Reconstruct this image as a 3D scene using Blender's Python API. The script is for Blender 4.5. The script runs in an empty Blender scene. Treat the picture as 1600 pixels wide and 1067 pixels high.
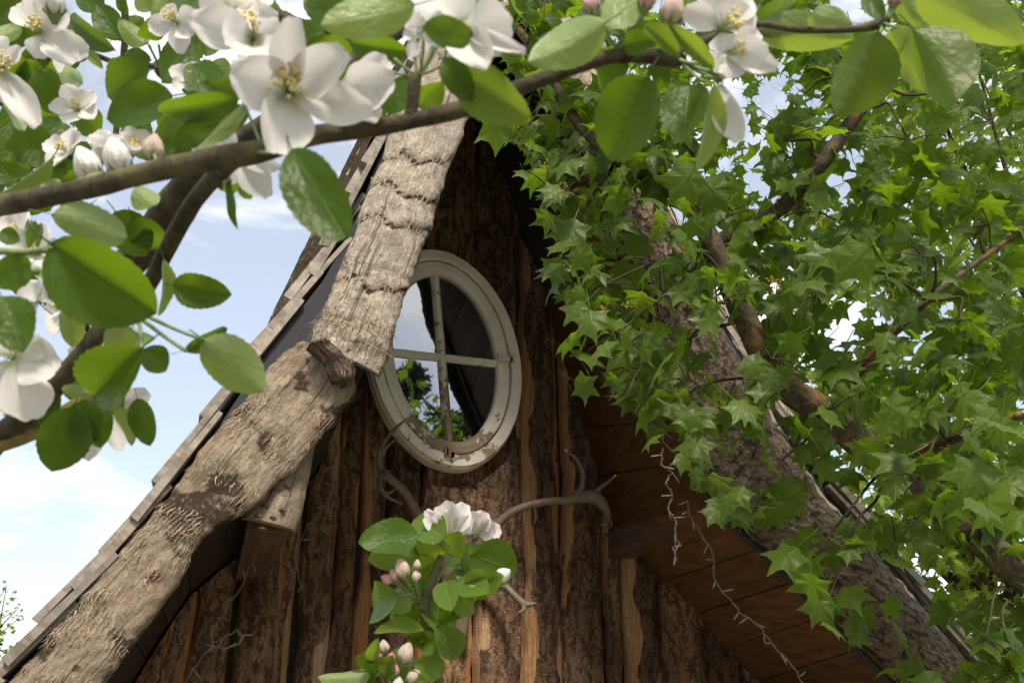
import bpy, math, random
import numpy as np
from mathutils import Matrix, Vector

random.seed(7)
rng = np.random.default_rng(7)
S = bpy.context.scene
COL = S.collection

# ------------------------------------------------------------------ camera
F = 1500.0                                   # focal length in photo pixels (1600 wide)
PIT, YAW = math.radians(22), math.radians(17)
CAM = np.array([0.0, -4.2, 1.6])
fw = np.array([math.sin(YAW) * math.cos(PIT), math.cos(YAW) * math.cos(PIT), math.sin(PIT)])
rt = np.array([math.cos(YAW), -math.sin(YAW), 0.0])
up = np.cross(rt, fw)
cd = bpy.data.cameras.new('camera')
cam = bpy.data.objects.new('camera', cd)
COL.objects.link(cam)
cam.matrix_world = Matrix(((rt[0], up[0], -fw[0], CAM[0]), (rt[1], up[1], -fw[1], CAM[1]), (rt[2], up[2], -fw[2], CAM[2]), (0, 0, 0, 1)))
cd.sensor_width = 36
cd.lens = 36 * F / 1600
cd.clip_start = 0.02
cd.clip_end = 2000
cd.dof.use_dof = True
cd.dof.focus_distance = 3.6
cd.dof.aperture_fstop = 22
S.camera = cam

# ------------------------------------------------------------------ light
SUN_EL, SUN_AZ = math.radians(50), math.radians(188)      # azimuth clockwise from +Y
w = bpy.data.worlds.new('World')
S.world = w
w.use_nodes = True
nt = w.node_tree
nt.nodes.clear()
def wn(t, **k):
    n = nt.nodes.new(t)
    for a, b in k.items():
        setattr(n, a, b)
    return n
sky = wn('ShaderNodeTexSky', sky_type='NISHITA', sun_disc=False, sun_elevation=SUN_EL, sun_rotation=SUN_AZ)
tc = wn('ShaderNodeTexCoord')
mp = wn('ShaderNodeMapping')
mp.inputs['Scale'].default_value = (1.0, 1.0, 1.9)
mp.inputs['Location'].default_value = (1.3, 0.2, 0.5)
nz = wn('ShaderNodeTexNoise')
nz.inputs['Scale'].default_value = 3.2
nz.inputs['Detail'].default_value = 9
nz.inputs['Roughness'].default_value = 0.56
nz.inputs['Distortion'].default_value = 0.5
rp = wn('ShaderNodeValToRGB')
rp.color_ramp.elements[0].position = 0.47
rp.color_ramp.elements[1].position = 0.66
rp.color_ramp.elements[0].color = (0.27, 0.27, 0.27, 1)
mx = wn('ShaderNodeMix', data_type='RGBA')
mx.inputs['B'].default_value = (9.4, 9.3, 9.2, 1)
bg = wn('ShaderNodeBackground')
bg.inputs['Strength'].default_value = 0.072
out = wn('ShaderNodeOutputWorld')
L = nt.links.new
L(tc.outputs['Generated'], mp.inputs['Vector'])
L(mp.outputs['Vector'], nz.inputs['Vector'])
L(nz.outputs['Fac'], rp.inputs['Fac'])
L(rp.outputs['Color'], mx.inputs['Factor'])
L(sky.outputs['Color'], mx.inputs['A'])
L(mx.outputs['Result'], bg.inputs['Color'])
L(bg.outputs['Background'], out.inputs['Surface'])
sd = bpy.data.lights.new('sun', 'SUN')
sd.energy = 2.3
sd.angle = math.radians(11)
sd.color = (1, 0.90, 0.76)
sun = bpy.data.objects.new('sun', sd)
COL.objects.link(sun)
sdir = Vector((math.sin(SUN_AZ) * math.cos(SUN_EL), math.cos(SUN_AZ) * math.cos(SUN_EL), math.sin(SUN_EL)))
sun.rotation_euler = (-sdir).to_track_quat('-Z', 'Y').to_euler()
S.view_settings.view_transform = 'Standard'
S.view_settings.look = 'None'
S.view_settings.exposure = 1.33
S.view_settings.gamma = 1
S.view_settings.use_curve_mapping = False
S.render.engine = 'CYCLES'
S.cycles.max_bounces = 8
S.cycles.transmission_bounces = 6
S.cycles.transparent_max_bounces = 8
S.cycles.sample_clamp_indirect = 6

# ------------------------------------------------------------------ helpers
def ray(px, py):
    return fw + rt * (px - 800) / F - up * (py - 533.5) / F
def at(px, py, d):                            # point at depth d along the view axis
    return CAM + ray(px, py) * d
def PY(px, py, y):                            # point on the vertical plane y
    d = ray(px, py)
    return CAM + d * ((y - CAM[1]) / d[1])
def nrm(v):
    return v / (np.linalg.norm(v) + 1e-12)

def hash3(i, j, k, s):
    h = (i * 374761393 + j * 668265263 + k * 2147483647 + s * 974711) & 0xFFFFFFFF
    h = ((h ^ (h >> 13)) * 1274126177) & 0xFFFFFFFF
    h = ((h ^ (h >> 16)) * 2246822519) & 0xFFFFFFFF
    return ((h ^ (h >> 15)) & 0xFFFFFF) / float(0xFFFFFF)
def vnoise(p, s=0):
    p = np.asarray(p, float)
    i = np.floor(p).astype(np.int64)
    f = p - i
    f = f * f * (3 - 2 * f)
    r = 0
    for a in (0, 1):
        for b in (0, 1):
            for c in (0, 1):
                wgt = (f[..., 0] if a else 1 - f[..., 0]) * (f[..., 1] if b else 1 - f[..., 1]) * (f[..., 2] if c else 1 - f[..., 2])
                r = r + wgt * hash3(i[..., 0] + a, i[..., 1] + b, i[..., 2] + c, s)
    return r
def fbm(p, s=0, o=4):
    p = np.asarray(p, float)
    r, a, t = 0, 1.0, 0
    for k in range(o):
        r = r + a * vnoise(p * 2 ** k, s + k)
        t += a
        a *= 0.5
    return r / t

def mesh(name, v, f, m=None, smooth=True, uv=None, att=None):
    me = bpy.data.meshes.new(name)
    me.from_pydata([tuple(map(float, q)) for q in v], [], [tuple(map(int, q)) for q in f])
    if m:
        me.materials.append(m)
    if smooth:
        me.polygons.foreach_set('use_smooth', np.ones(len(me.polygons), bool))
    if uv is not None:
        l = me.uv_layers.new(name='UVMap')
        idx = np.empty(len(me.loops), np.int32)
        me.loops.foreach_get('vertex_index', idx)
        l.data.foreach_set('uv', np.asarray(uv, np.float32)[idx].ravel())
    for k, a in (att or {}).items():
        me.attributes.new(k, 'FLOAT', 'POINT').data.foreach_set('value', np.asarray(a, np.float32))
    me.update()
    return me
def obj(name, me, parent=None, M=None):
    o = bpy.data.objects.new(name, me)
    COL.objects.link(o)
    if M is not None:
        o.matrix_world = M
    if parent is not None:
        o.parent = parent
        W = world[parent.name]
        base = M if M is not None else Matrix.Identity(4)
        o.matrix_parent_inverse = W.inverted()
        world[o.name] = base
        o.matrix_basis = base
    else:
        world[o.name] = M if M is not None else Matrix.Identity(4)
    return o
world = {}
def thing(name, loc, label, cat, group=None):
    o = bpy.data.objects.new(name, None)
    COL.objects.link(o)
    o.location = tuple(map(float, loc))
    o.empty_display_size = 0.1
    world[o.name] = Matrix.Translation(Vector(o.location))
    tag(o, label, cat, group)
    return o
def tag(o, label=None, cat=None, group=None, kind=None):
    for k, v in (('label', label), ('category', cat), ('group', group), ('kind', kind)):
        if v:
            o[k] = v

def catmull(P, n):
    P = np.asarray(P, float)
    Q = np.vstack([2 * P[0] - P[1], P, 2 * P[-1] - P[-2]])
    r = []
    for i in range(len(P) - 1):
        a, b, c, d = Q[i:i + 4]
        for t in np.linspace(0, 1, n, endpoint=False):
            r.append(0.5 * (2 * b + (c - a) * t + (2 * a - 5 * b + 4 * c - d) * t * t + (3 * b - a - 3 * c + d) * t ** 3))
    r.append(P[-1])
    return np.array(r)
def tube_data(P, R, n=10, sub=6, rough=0.12, seed=0, freq=30):
    """swept tube through points P with radii R -> verts, faces, uvs"""
    D = catmull(np.hstack([np.asarray(P, float), np.asarray(R, float)[:, None]]), sub)
    C, r = D[:, :3], np.abs(D[:, 3])
    T = np.gradient(C, axis=0)
    T /= np.linalg.norm(T, axis=1)[:, None] + 1e-12
    a = np.array([0, 0, 1.0]) if abs(T[0][2]) < 0.9 else np.array([1.0, 0, 0])
    V, UV, s = [], [], 0
    nx = nrm(np.cross(T[0], a))
    th = np.linspace(0, 2 * math.pi, n, endpoint=False)
    for i in range(len(C)):
        nx = nrm(nx - T[i] * (nx @ T[i]))
        ny = np.cross(T[i], nx)
        if i:
            s += np.linalg.norm(C[i] - C[i - 1])
        ring = np.cos(th)[:, None] * nx + np.sin(th)[:, None] * ny
        p = C[i] + ring * r[i]
        k = 1 + rough * 2 * (fbm(p * freq, seed, 3) - 0.5)
        V.append(C[i] + ring * (r[i] * k)[:, None])
        UV.append(np.stack([th / (2 * math.pi), np.full(n, s)], 1))
    V = np.vstack(V)
    UV = np.vstack(UV)
    Fc = []
    m = len(C)
    for i in range(m - 1):
        for j in range(n):
            k = (j + 1) % n
            Fc.append((i * n + j, i * n + k, (i + 1) * n + k, (i + 1) * n + j))
    Fc.append(tuple(range(n))[::-1])
    Fc.append(tuple((m - 1) * n + j for j in range(n)))
    return V, Fc, UV
class Bag:                                     # joins several pieces into one mesh
    def __init__(s):
        s.v, s.f, s.uv, s.a, s.n = [], [], [], [], 0
    def add(s, V, Fc, UV=None, a=0.0):
        V = np.asarray(V, float)
        s.v.append(V)
        s.f += [tuple(i + s.n for i in q) for q in Fc]
        s.uv.append(np.zeros((len(V), 2)) if UV is None else np.asarray(UV, float))
        s.a.append(np.full(len(V), a) if np.isscalar(a) else np.asarray(a, float))
        s.n += len(V)
    def mesh(s, name, m, smooth=True):
        return mesh(name, np.vstack(s.v), s.f, m, smooth, np.vstack(s.uv), {'tint': np.concatenate(s.a)})
def box_data(o, a, b, c, ua=0):                # corner o and three edge vectors
    o, a, b, c = (np.asarray(q, float) for q in (o, a, b, c))
    V = [o, o + a, o + a + b, o + b, o + c, o + a + c, o + a + b + c, o + b + c]
    return np.array(V), [(0, 3, 2, 1), (4, 5, 6, 7), (0, 1, 5, 4), (1, 2, 6, 5), (2, 3, 7, 6), (3, 0, 4, 7)], \
        np.array([[0, 0], [0, 1], [1, 1], [1, 0], [.2, 0], [.2, 1], [.8, 1], [.8, 0]]) 

# ------------------------------------------------------------------ materials
class NT:
    def __init__(s, name):
        s.m = bpy.data.materials.new(name)
        s.m.use_nodes = True
        s.t = s.m.node_tree
        s.t.nodes.clear()
        s.out = s.t.nodes.new('ShaderNodeOutputMaterial')
    def n(s, typ, ins=None, **k):
        n = s.t.nodes.new('ShaderNode' + typ)
        for a, b in k.items():
            setattr(n, a, b)
        for a, b in (ins or {}).items():
            if isinstance(b, bpy.types.NodeSocket):
                s.t.links.new(b, n.inputs[a])
            else:
                n.inputs[a].default_value = b
        return n
    def math(s, op, a, b=0.0, c=0.0, clamp=False):
        return s.n('Math', {0: a, 1: b, 2: c}, operation=op, use_clamp=clamp).outputs[0]
    def mix(s, f, a, b, bt='MIX'):
        n = s.n('Mix', data_type='RGBA', blend_type=bt)
        for k, v in (('Factor', f), ('A', a), ('B', b)):
            i = [q for q in n.inputs if q.name == k and (q.type == 'RGBA' or (k == 'Factor' and q.type == 'VALUE'))][0]
            if isinstance(v, bpy.types.NodeSocket):
                s.t.links.new(v, i)
            else:
                i.default_value = (*v, 1) if isinstance(v, tuple) and len(v) == 3 else v
        return [q for q in n.outputs if q.type == 'RGBA'][0]
    def noise(s, vec, scale, detail=4, rough=0.55, dist=0.0, out='Fac'):
        return s.n('TexNoise', {'Vector': vec, 'Scale': scale, 'Detail': detail, 'Roughness': rough, 'Distortion': dist}).outputs[out]
    def step(s, x, a, b):
        return s.n('MapRange', {'Value': x, 'From Min': a, 'From Max': b}, interpolation_type='SMOOTHSTEP').outputs[0]
    def scale(s, vec, x, y, z):
        return s.n('Mapping', {'Vector': vec, 'Scale': (x, y, z)}).outputs[0]
    def attr(s, name):
        return s.n('Attribute', attribute_name=name).outputs['Fac']
    def bump(s, h, st, d=0.01):
        return s.n('Bump', {'Height': h, 'Strength': st, 'Distance': d}).outputs[0]
    def pbr(s, col, rough=0.8, normal=None, spec=0.3):
        i = {'Base Color': col if isinstance(col, bpy.types.NodeSocket) else (*col, 1), 'Roughness': rough, 'Specular IOR Level': spec}
        if normal is not None:
            i['Normal'] = normal
        return s.n('BsdfPrincipled', i).outputs[0]
    def done(s, sh):
        s.t.links.new(sh, s.out.inputs['Surface'])
        return s.m
    def obj(s):
        return s.n('TexCoord').outputs['Object']
    def rnd(s):
        return s.n('ObjectInfo').outputs['Random']

def bark_board_mat():
    t = NT('bark_board')
    p = t.obj()
    q = t.scale(p, 9, 9, 2.2)
    n1 = t.noise(q, 1.0, 8, 0.65)
    n2 = t.noise(p, 38, 6, 0.7)
    n3 = t.noise(t.scale(p, 5, 5, 1.6), 1.0, 4, 0.6)
    fib = t.noise(t.scale(p, 150, 150, 5), 1.0, 4, 0.6)
    bark = t.mix(t.step(n1, 0.35, 0.68), (0.080, 0.048, 0.029), (0.275, 0.175, 0.110))
    bark = t.mix(t.math('MULTIPLY', t.step(n3, 0.52, 0.64), 0.38), bark, (0.155, 0.068, 0.034))
    bark = t.mix(t.math('MULTIPLY', t.step(n2, 0.62, 0.74), 0.55), bark, (0.31, 0.26, 0.205))
    bark = t.mix(t.step(n2, 0.40, 0.30), bark, (0.018, 0.011, 0.008))
    wob = t.n('VectorMath', {0: t.scale(p, 40, 40, 10), 1: t.n('VectorMath', {0: t.noise(p, 14, 4, .65, out='Color'), 'Scale': 3.4}, operation='SCALE').outputs[0]}, operation='ADD').outputs[0]
    vn = t.n('TexVoronoi', {'Vector': wob, 'Scale': 1.0, 'Randomness': 1.0}, feature='F1')
    vd = vn.outputs['Distance']
    cell = t.n('SeparateColor', {0: vn.outputs['Color']}).outputs[0]
    bark = t.mix(t.math('MULTIPLY', cell, 0.38), bark, (0.24, 0.185, 0.14))
    bark = t.mix(t.math('MULTIPLY', t.step(t.math('ADD', vd, t.math('MULTIPLY', n2, .35)), 0.62, 0.86), .72), bark, (0.022, 0.013, 0.009))
    spk = t.noise(p, 120, 4, .7)
    bark = t.mix(t.math('MULTIPLY', t.step(spk, .60, .70), .5), bark, (0.33, 0.27, 0.21))
    wood = t.mix(t.step(fib, 0.3, 0.7), (0.21, 0.082, 0.024), (0.42, 0.20, 0.07))
    wood = t.mix(t.math('MULTIPLY', t.step(n1, 0.45, 0.65), 0.45), wood, (0.36, 0.24, 0.13))
    wood = t.mix(t.math('MULTIPLY', t.step(n2, .55, .68), .6), wood, (0.075, 0.034, 0.014))
    wood = t.mix(t.attr('tan'), wood, t.mix(t.step(fib, .3, .7), (0.25, 0.17, 0.10), (0.46, 0.36, 0.24)))
    r = t.rnd()
    v = t.math('ADD', 0.62, t.math('MULTIPLY', r, 0.75))
    bark = t.mix(1.0, bark, t.n('CombineColor', {0: t.math('MULTIPLY', v, 1.06), 1: v, 2: t.math('MULTIPLY', v, .94)}).outputs[0], 'MULTIPLY')
    rr2 = t.math('FRACT', t.math('MULTIPLY', r, 7.31))
    bark = t.mix(t.math('MULTIPLY', rr2, 0.35), bark, t.mix(1.0, bark, (1.18, .95, .8), 'MULTIPLY'))
    k = t.step(t.math('ADD', t.attr('wood'), t.math('MULTIPLY', t.math('SUBTRACT', n2, 0.5), 0.5)), 0.42, 0.58)
    c = t.mix(k, bark, wood)
    c = t.mix(t.math('MULTIPLY', t.math('SUBTRACT', t.attr('shade'), 0.0), 1.0), c, t.mix(0.75, c, (0.02, 0.011, 0.008)))
    h = t.math('ADD', t.math('MULTIPLY', t.math('SUBTRACT', n2, t.math('MULTIPLY', vd, .8)), t.math('SUBTRACT', 1.0, t.math('MULTIPLY', k, 0.8))), t.math('MULTIPLY', t.math('MULTIPLY', fib, k), 0.5))
    return t.done(t.pbr(c, 0.85, t.bump(h, 1.0, 0.022), 0.25))
def peeled_mat(name, light, grey, dark, red, fx=105.0):
    """debarked log: pale fibres, grey weathering, dark leftover bast; UV = (across, metres along)"""
    t = NT(name)
    p = t.obj()
    uvn = t.n('UVMap').outputs[0]
    fib = t.noise(t.scale(uvn, fx, 15, 1), 1.0, 6, 0.68, 0.6)
    blot = t.noise(p, 11, 6, 0.62)
    fine = t.noise(p, 70, 5, 0.7)
    c = t.mix(t.step(fib, 0.28, 0.72), grey, light)
    c = t.mix(t.math('MULTIPLY', t.step(blot, 0.50, 0.68), 0.55), c, red)
    c = t.mix(t.math('MULTIPLY', t.step(fine, 0.60, 0.70), 0.7), c, dark)
    c = t.mix(t.math('MULTIPLY', t.step(t.noise(t.scale(uvn, 40, 20, 1), 1.0, 5, .7, 1.0), 0.5, 0.72), .6), c, grey)
    wob = t.n('VectorMath', {0: t.scale(uvn, 42, 26, 1), 1: t.n('VectorMath', {0: t.noise(p, 18, 4, .65, out='Color'), 'Scale': 3.0}, operation='SCALE').outputs[0]}, operation='ADD').outputs[0]
    vn = t.n('TexVoronoi', {'Vector': wob, 'Scale': 1.0, 'Randomness': 1.0}, feature='F1')
    cell = t.n('SeparateColor', {0: vn.outputs['Color']}).outputs[0]
    c = t.mix(t.math('MULTIPLY', t.step(cell, .55, .95), .55), c, grey)
    c = t.mix(t.math('MULTIPLY', t.step(cell, .22, .02), .45), c, tuple(min(1, q * 1.25) for q in light))
    c = t.mix(t.math('MULTIPLY', t.step(t.noise(p, 26, 3, .5), .68, .74), .8), c, dark)
    k = t.step(t.math('ADD', t.attr('tint'), t.math('MULTIPLY', t.math('SUBTRACT', fine, 0.5), 0.8)), 0.42, 0.72)
    c = t.mix(k, c, dark)
    crack = t.step(t.noise(t.scale(uvn, 34, 1.1, 1), 1.0, 3, 0.5, 0.3), 0.355, 0.33)
    c = t.mix(t.math('MULTIPLY', crack, 0.6), c, dark)
    h = t.math('ADD', t.math('ADD', t.math('MULTIPLY', fib, 0.8), t.math('MULTIPLY', cell, .7)), t.math('SUBTRACT', fine, crack))
    return t.done(t.pbr(c, 0.88, t.bump(h, 0.85, 0.011), 0.2))
def bark_log_mat():
    t = NT('rough_bark')
    p = t.obj()
    uvn = t.n('UVMap').outputs[0]
    wob = t.n('VectorMath', {0: t.scale(uvn, 34, 30, 1), 1: t.n('VectorMath', {0: t.noise(p, 16, 4, .6, out='Color'), 'Scale': 2.6}, operation='SCALE').outputs[0]}, operation='ADD').outputs[0]
    vn = t.n('TexVoronoi', {'Vector': wob, 'Scale': 1.0, 'Randomness': 1.0}, feature='F1')
    vo = t.math('SUBTRACT', 1.0, vn.outputs['Distance'])
    cell = t.n('SeparateColor', {0: vn.outputs['Color']}).outputs[0]
    n2 = t.noise(p, 48, 6, 0.7)
    n1 = t.noise(p, 7, 4)
    c = t.mix(t.step(n2, 0.3, 0.7), (0.050, 0.036, 0.026), (0.185, 0.138, 0.100))
    c = t.mix(t.math('MULTIPLY', cell, 0.5), c, (0.21, 0.165, 0.125))
    c = t.mix(t.math('MULTIPLY', t.step(n1, 0.5, 0.65), 0.6), c, (0.15, 0.10, 0.07))
    c = t.mix(t.math('MULTIPLY', t.step(t.math('ADD', vo, t.math('MULTIPLY', n2, .5)), 0.72, 0.5), .8), c, (0.026, 0.017, 0.012))
    k = t.step(t.math('ADD', t.attr('tint'), t.math('MULTIPLY', t.math('SUBTRACT', n2, 0.5), 0.6)), 0.45, 0.6)
    c = t.mix(k, c, t.mix(t.noise(t.scale(uvn, 80, 3, 1), 1, 4), (0.30, 0.24, 0.18), (0.55, 0.47, 0.37)))
    h = t.math('ADD', t.math('MULTIPLY', t.math('ADD', vo, t.math('MULTIPLY', cell, .5)), t.math('SUBTRACT', 1.0, k)), t.math('MULTIPLY', n2, 0.8))
    return t.done(t.pbr(c, 0.9, t.bump(h, 1.0, 0.016), 0.2))
def wood_mat(name, a, b, sc=(3, 40, 40), rough=0.75, grey=None):
    t = NT(name)
    p = t.obj()
    r = t.rnd()
    q = t.n('VectorMath', {0: p, 1: t.n('CombineXYZ', {0: t.math('MULTIPLY', r, 31), 1: t.math('MULTIPLY', r, 17), 2: t.math('MULTIPLY', r, 11)}).outputs[0]}, operation='ADD').outputs[0]
    g = t.noise(t.scale(q, *sc), 1.0, 6, 0.6, 0.6)
    c = t.mix(t.step(g, 0.3, 0.7), a, b)
    if grey:
        c = t.mix(t.math('MULTIPLY', t.step(t.noise(q, 9, 5), 0.45, 0.7), 0.8), c, grey)
    v = t.math('ADD', 0.72, t.math('MULTIPLY', r, 0.5))
    c = t.mix(1.0, c, t.n('CombineColor', {0: v, 1: v, 2: v}).outputs[0], 'MULTIPLY')
    return t.done(t.pbr(c, rough, t.bump(g, 0.5, 0.004), 0.3))
def flat_mat(name, col, rough=0.6, nsc=30, amt=0.35, spec=0.3, bump=0.3):
    t = NT(name)
    n = t.noise(t.obj(), nsc, 5, 0.65)
    c = t.mix(t.math('MULTIPLY', t.step(n, 0.35, 0.7), amt), col, tuple(q * 0.45 for q in col))
    return t.done(t.pbr(c, rough, t.bump(n, bump, 0.004), spec))
def paint_mat():
    t = NT('flaking_paint')
    p = t.obj()
    n = t.noise(p, 14, 7, 0.66)
    fine = t.noise(p, 60, 5, 0.7)
    dirt = t.noise(p, 6, 5, 0.6)
    cream = t.mix(t.step(dirt, 0.35, 0.7), (0.84, 0.79, 0.69), (0.70, 0.64, 0.53))
    cream = t.mix(t.math('MULTIPLY', t.step(fine, 0.62, 0.78), 0.35), cream, (0.24, 0.20, 0.14))
    wood = t.mix(t.noise(t.scale(p, 9, 9, 90), 1.0, 4), (0.20, 0.14, 0.085), (0.40, 0.31, 0.21))
    k = t.step(t.math('ADD', t.math('ADD', t.attr('tint'), t.math('MULTIPLY', t.math('SUBTRACT', n, 0.5), 2.2)), t.math('MULTIPLY', t.math('SUBTRACT', fine, 0.5), 0.5)), 0.56, 0.60)
    edge = t.step(t.math('ADD', t.math('ADD', t.attr('tint'), t.math('MULTIPLY', t.math('SUBTRACT', n, 0.5), 2.2)), t.math('MULTIPLY', t.math('SUBTRACT', fine, 0.5), 0.5)), 0.50, 0.56)
    c = t.mix(k, t.mix(t.math('MULTIPLY', edge, 0.6), cream, (0.22, 0.18, 0.13)), wood)
    return t.done(t.pbr(c, 0.55, t.bump(t.math('SUBTRACT', t.math('MULTIPLY', fine, 0.25), k), 0.6, 0.003), 0.35))
def glass_mat():
    t = NT('window_glass')
    n = t.noise(t.obj(), 5, 2, 0.4)
    b = t.bump(n, 0.035, 0.02)
    d = t.pbr((0.010, 0.010, 0.011), 0.05, b, 0.5)
    g = t.n('BsdfGlossy', {'Color': (0.95, 0.97, 1, 1), 'Roughness': 0.015, 'Normal': b}).outputs[0]
    return t.done(t.n('MixShader', {0: 0.31, 1: d, 2: g}).outputs[0])
def leaf_mat(name, top, under, trans, tamt=0.45, veins=7.0, rough=0.42, varh=0.5, tint=False, spec=.22):
    """u = -1..1 across, v = 0..1 along the midrib; paler underside, light passing through"""
    t = NT(name)
    uv = t.n('SeparateXYZ', {0: t.n('UVMap').outputs[0]})
    u, v = t.math('ABSOLUTE', uv.outputs[0]), uv.outputs[1]
    mid = t.step(u, 0.055, 0.012)
    ph = t.math('ADD', t.math('MULTIPLY', v, veins), t.math('MULTIPLY', u, -veins * 0.38))
    lat = t.step(t.math('ABSOLUTE', t.math('SUBTRACT', t.math('FRACT', ph), 0.5)), 0.07, 0.0)
    vein = t.math('MAXIMUM', mid, t.math('MULTIPLY', lat, 0.45))
    r = t.attr('tint') if tint else t.rnd()
    n = t.noise(t.obj(), 2.6 if not tint else 40, 4)
    tp = t.mix(r, tuple(q * (1 - varh * 0.45) for q in top), tuple(q * (1 + varh * 0.55) for q in top))
    tp = t.mix(t.math('MULTIPLY', t.step(n, 0.4, 0.75), 0.35), tp, tuple(q * 0.6 for q in top))
    un = t.mix(r, tuple(q * 0.85 for q in under), tuple(q * 1.15 for q in under))
    back = t.n('NewGeometry').outputs['Backfacing']
    base = t.mix(back, t.mix(t.math('MULTIPLY', vein, 0.38), tp, under), t.mix(t.math('MULTIPLY', vein, 0.5), un, tuple(min(1, q * 1.7) for q in under)))
    tr = t.mix(t.math('MULTIPLY', vein, 0.6), t.mix(r, trans, tuple(q * 0.72 for q in trans)), tuple(q * 0.55 for q in trans))
    b = t.bump(t.math('ADD', vein, t.math('MULTIPLY', n, 0.6)), 0.28, 0.02 if not tint else 0.004)
    s = t.pbr(base, rough, b, spec)
    tl = t.n('BsdfTranslucent', {'Color': tr}).outputs[0]
    return t.done(t.n('MixShader', {0: tamt, 1: s, 2: tl}).outputs[0])
def petal_mat(name, col, pink, amt):
    t = NT(name)
    uv = t.n('SeparateXYZ', {0: t.n('UVMap').outputs[0]})
    r = t.rnd()
    n = t.noise(t.scale(t.n('UVMap').outputs[0], 11, 1.2, 1), 1.0, 5)
    vn = t.noise(t.scale(t.n('UVMap').outputs[0], 34, 1.6, 1), 1.0, 3)
    f = t.math('MULTIPLY', t.step(uv.outputs[1], 0.25, 1.0), t.math('MULTIPLY', t.step(t.math('ADD', n, t.math('MULTIPLY', r, 0.4)), 0.4, 0.9), amt), clamp=True)
    c = t.mix(f, col, pink)
    c = t.mix(t.math('MULTIPLY', t.step(vn, .5, .7), .22), c, tuple(q * .8 for q in col))
    c = t.mix(t.step(uv.outputs[1], 0.25, 0.0), c, (0.62, 0.66, 0.42))
    s = t.pbr(c, 0.55, t.bump(t.math('ADD', n, t.math('MULTIPLY', vn, .5)), 0.5, 0.05), 0.2)
    tl = t.n('BsdfTranslucent', {'Color': c}).outputs[0]
    return t.done(t.n('MixShader', {0: 0.26, 1: s, 2: tl}).outputs[0])
def twig_mat(name, a, b, lichen=None, sc=55):
    t = NT(name)
    p = t.obj()
    n = t.noise(p, sc, 6, 0.65)
    c = t.mix(t.step(n, 0.33, 0.7), a, b)
    if lichen:
        c = t.mix(t.math('MULTIPLY', t.step(t.noise(p, 16, 5, 0.6), 0.52, 0.66), 0.75), c, lichen)
    return t.done(t.pbr(c, 0.8, t.bump(n, 0.7, 0.004), 0.25))
def felt_mat():
    return flat_mat('roofing_felt', (0.035, 0.036, 0.040), 0.8, 120, 0.3)
def ground_mat():
    t = NT('garden_grass')
    p = t.obj()
    c = t.mix(t.noise(p, 3, 6), (0.10, 0.11, 0.05), (0.20, 0.19, 0.11))
    c = t.mix(t.step(t.noise(p, 0.5, 4), 0.4, 0.6), c, (0.34, 0.30, 0.24))
    return t.done(t.pbr(c, 0.95, t.bump(t.noise(p, 40, 5), 0.6, 0.05), 0.1))

M_BOARD = bark_board_mat()
M_PEEL = peeled_mat('peeled_log', (0.50, 0.43, 0.35), (0.25, 0.205, 0.165), (0.060, 0.042, 0.030), (0.36, 0.285, 0.215))
M_PEEL2 = peeled_mat('hewn_log', (0.36, 0.295, 0.215), (0.16, 0.122, 0.085), (0.046, 0.029, 0.020), (0.25, 0.15, 0.095))
M_BARKLOG = bark_log_mat()
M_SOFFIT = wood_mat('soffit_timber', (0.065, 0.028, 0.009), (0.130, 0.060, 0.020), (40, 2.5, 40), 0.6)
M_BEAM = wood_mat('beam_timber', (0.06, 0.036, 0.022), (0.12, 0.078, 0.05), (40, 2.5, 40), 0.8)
M_DARKSHADE = wood_mat('dark_shaded_timber', (0.020, 0.013, 0.009), (0.045, 0.029, 0.019), (40, 2.5, 40), 0.85)  # left soffit's deep shade put into the colour; also the dark backing wall
M_SHINGLE = wood_mat('shingle_timber', (0.15, 0.125, 0.10), (0.33, 0.285, 0.235), (25, 25, 12), 0.85, (0.24, 0.225, 0.21))
M_FELT = felt_mat()
M_PAINT = paint_mat()
M_GLASS = glass_mat()
M_BRASS = flat_mat('old_brass', (0.26, 0.19, 0.10), 0.5, 60, 0.6)
M_ANTLER = flat_mat('antler_bone', (0.155, 0.122, 0.088), 0.55, 45, 0.65, 0.4)
M_ANTTIP = flat_mat('antler_tip', (0.50, 0.46, 0.40), 0.5, 60, 0.3, 0.4)
M_WIRE = flat_mat('cord_plastic', (0.26, 0.24, 0.19), 0.6, 70, 0.4)
M_SPLIT = flat_mat('splinter_wood', (0.42, 0.34, 0.25), 0.9, 45, 0.7)
M_LEAF = leaf_mat('apple_leaf', (0.034, 0.070, 0.008), (0.095, 0.132, 0.035), (0.25, 0.41, 0.014), 0.36, 7, 0.40)
M_LEAFL = leaf_mat('apple_leaf_pale', (0.075, 0.135, 0.018), (0.25, 0.33, 0.14), (0.34, 0.47, 0.03), 0.40, 7, 0.36)  # paler copy of the apple leaf colours
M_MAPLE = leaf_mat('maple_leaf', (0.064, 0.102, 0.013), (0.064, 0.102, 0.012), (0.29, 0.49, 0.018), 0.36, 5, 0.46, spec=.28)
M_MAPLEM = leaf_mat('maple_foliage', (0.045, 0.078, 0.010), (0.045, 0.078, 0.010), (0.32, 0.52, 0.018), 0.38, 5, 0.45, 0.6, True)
M_FARLEAF = leaf_mat('far_foliage', (0.12, 0.19, 0.03), (0.12, 0.19, 0.03), (0.46, 0.60, 0.06), 0.5, 5, 0.5, 0.5, True)
M_SILHOUETTE = leaf_mat('silhouette_foliage', (0.012, 0.020, 0.008), (0.012, 0.02, 0.008), (0.006, 0.010, 0.003), 0.04, 5, 0.5, 0.5, True)  # near-black leaves: the backlit silhouette is put into the colour
M_PETAL = petal_mat('apple_petal', (0.90, 0.88, 0.845), (0.80, 0.66, 0.63), 0.22)
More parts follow.
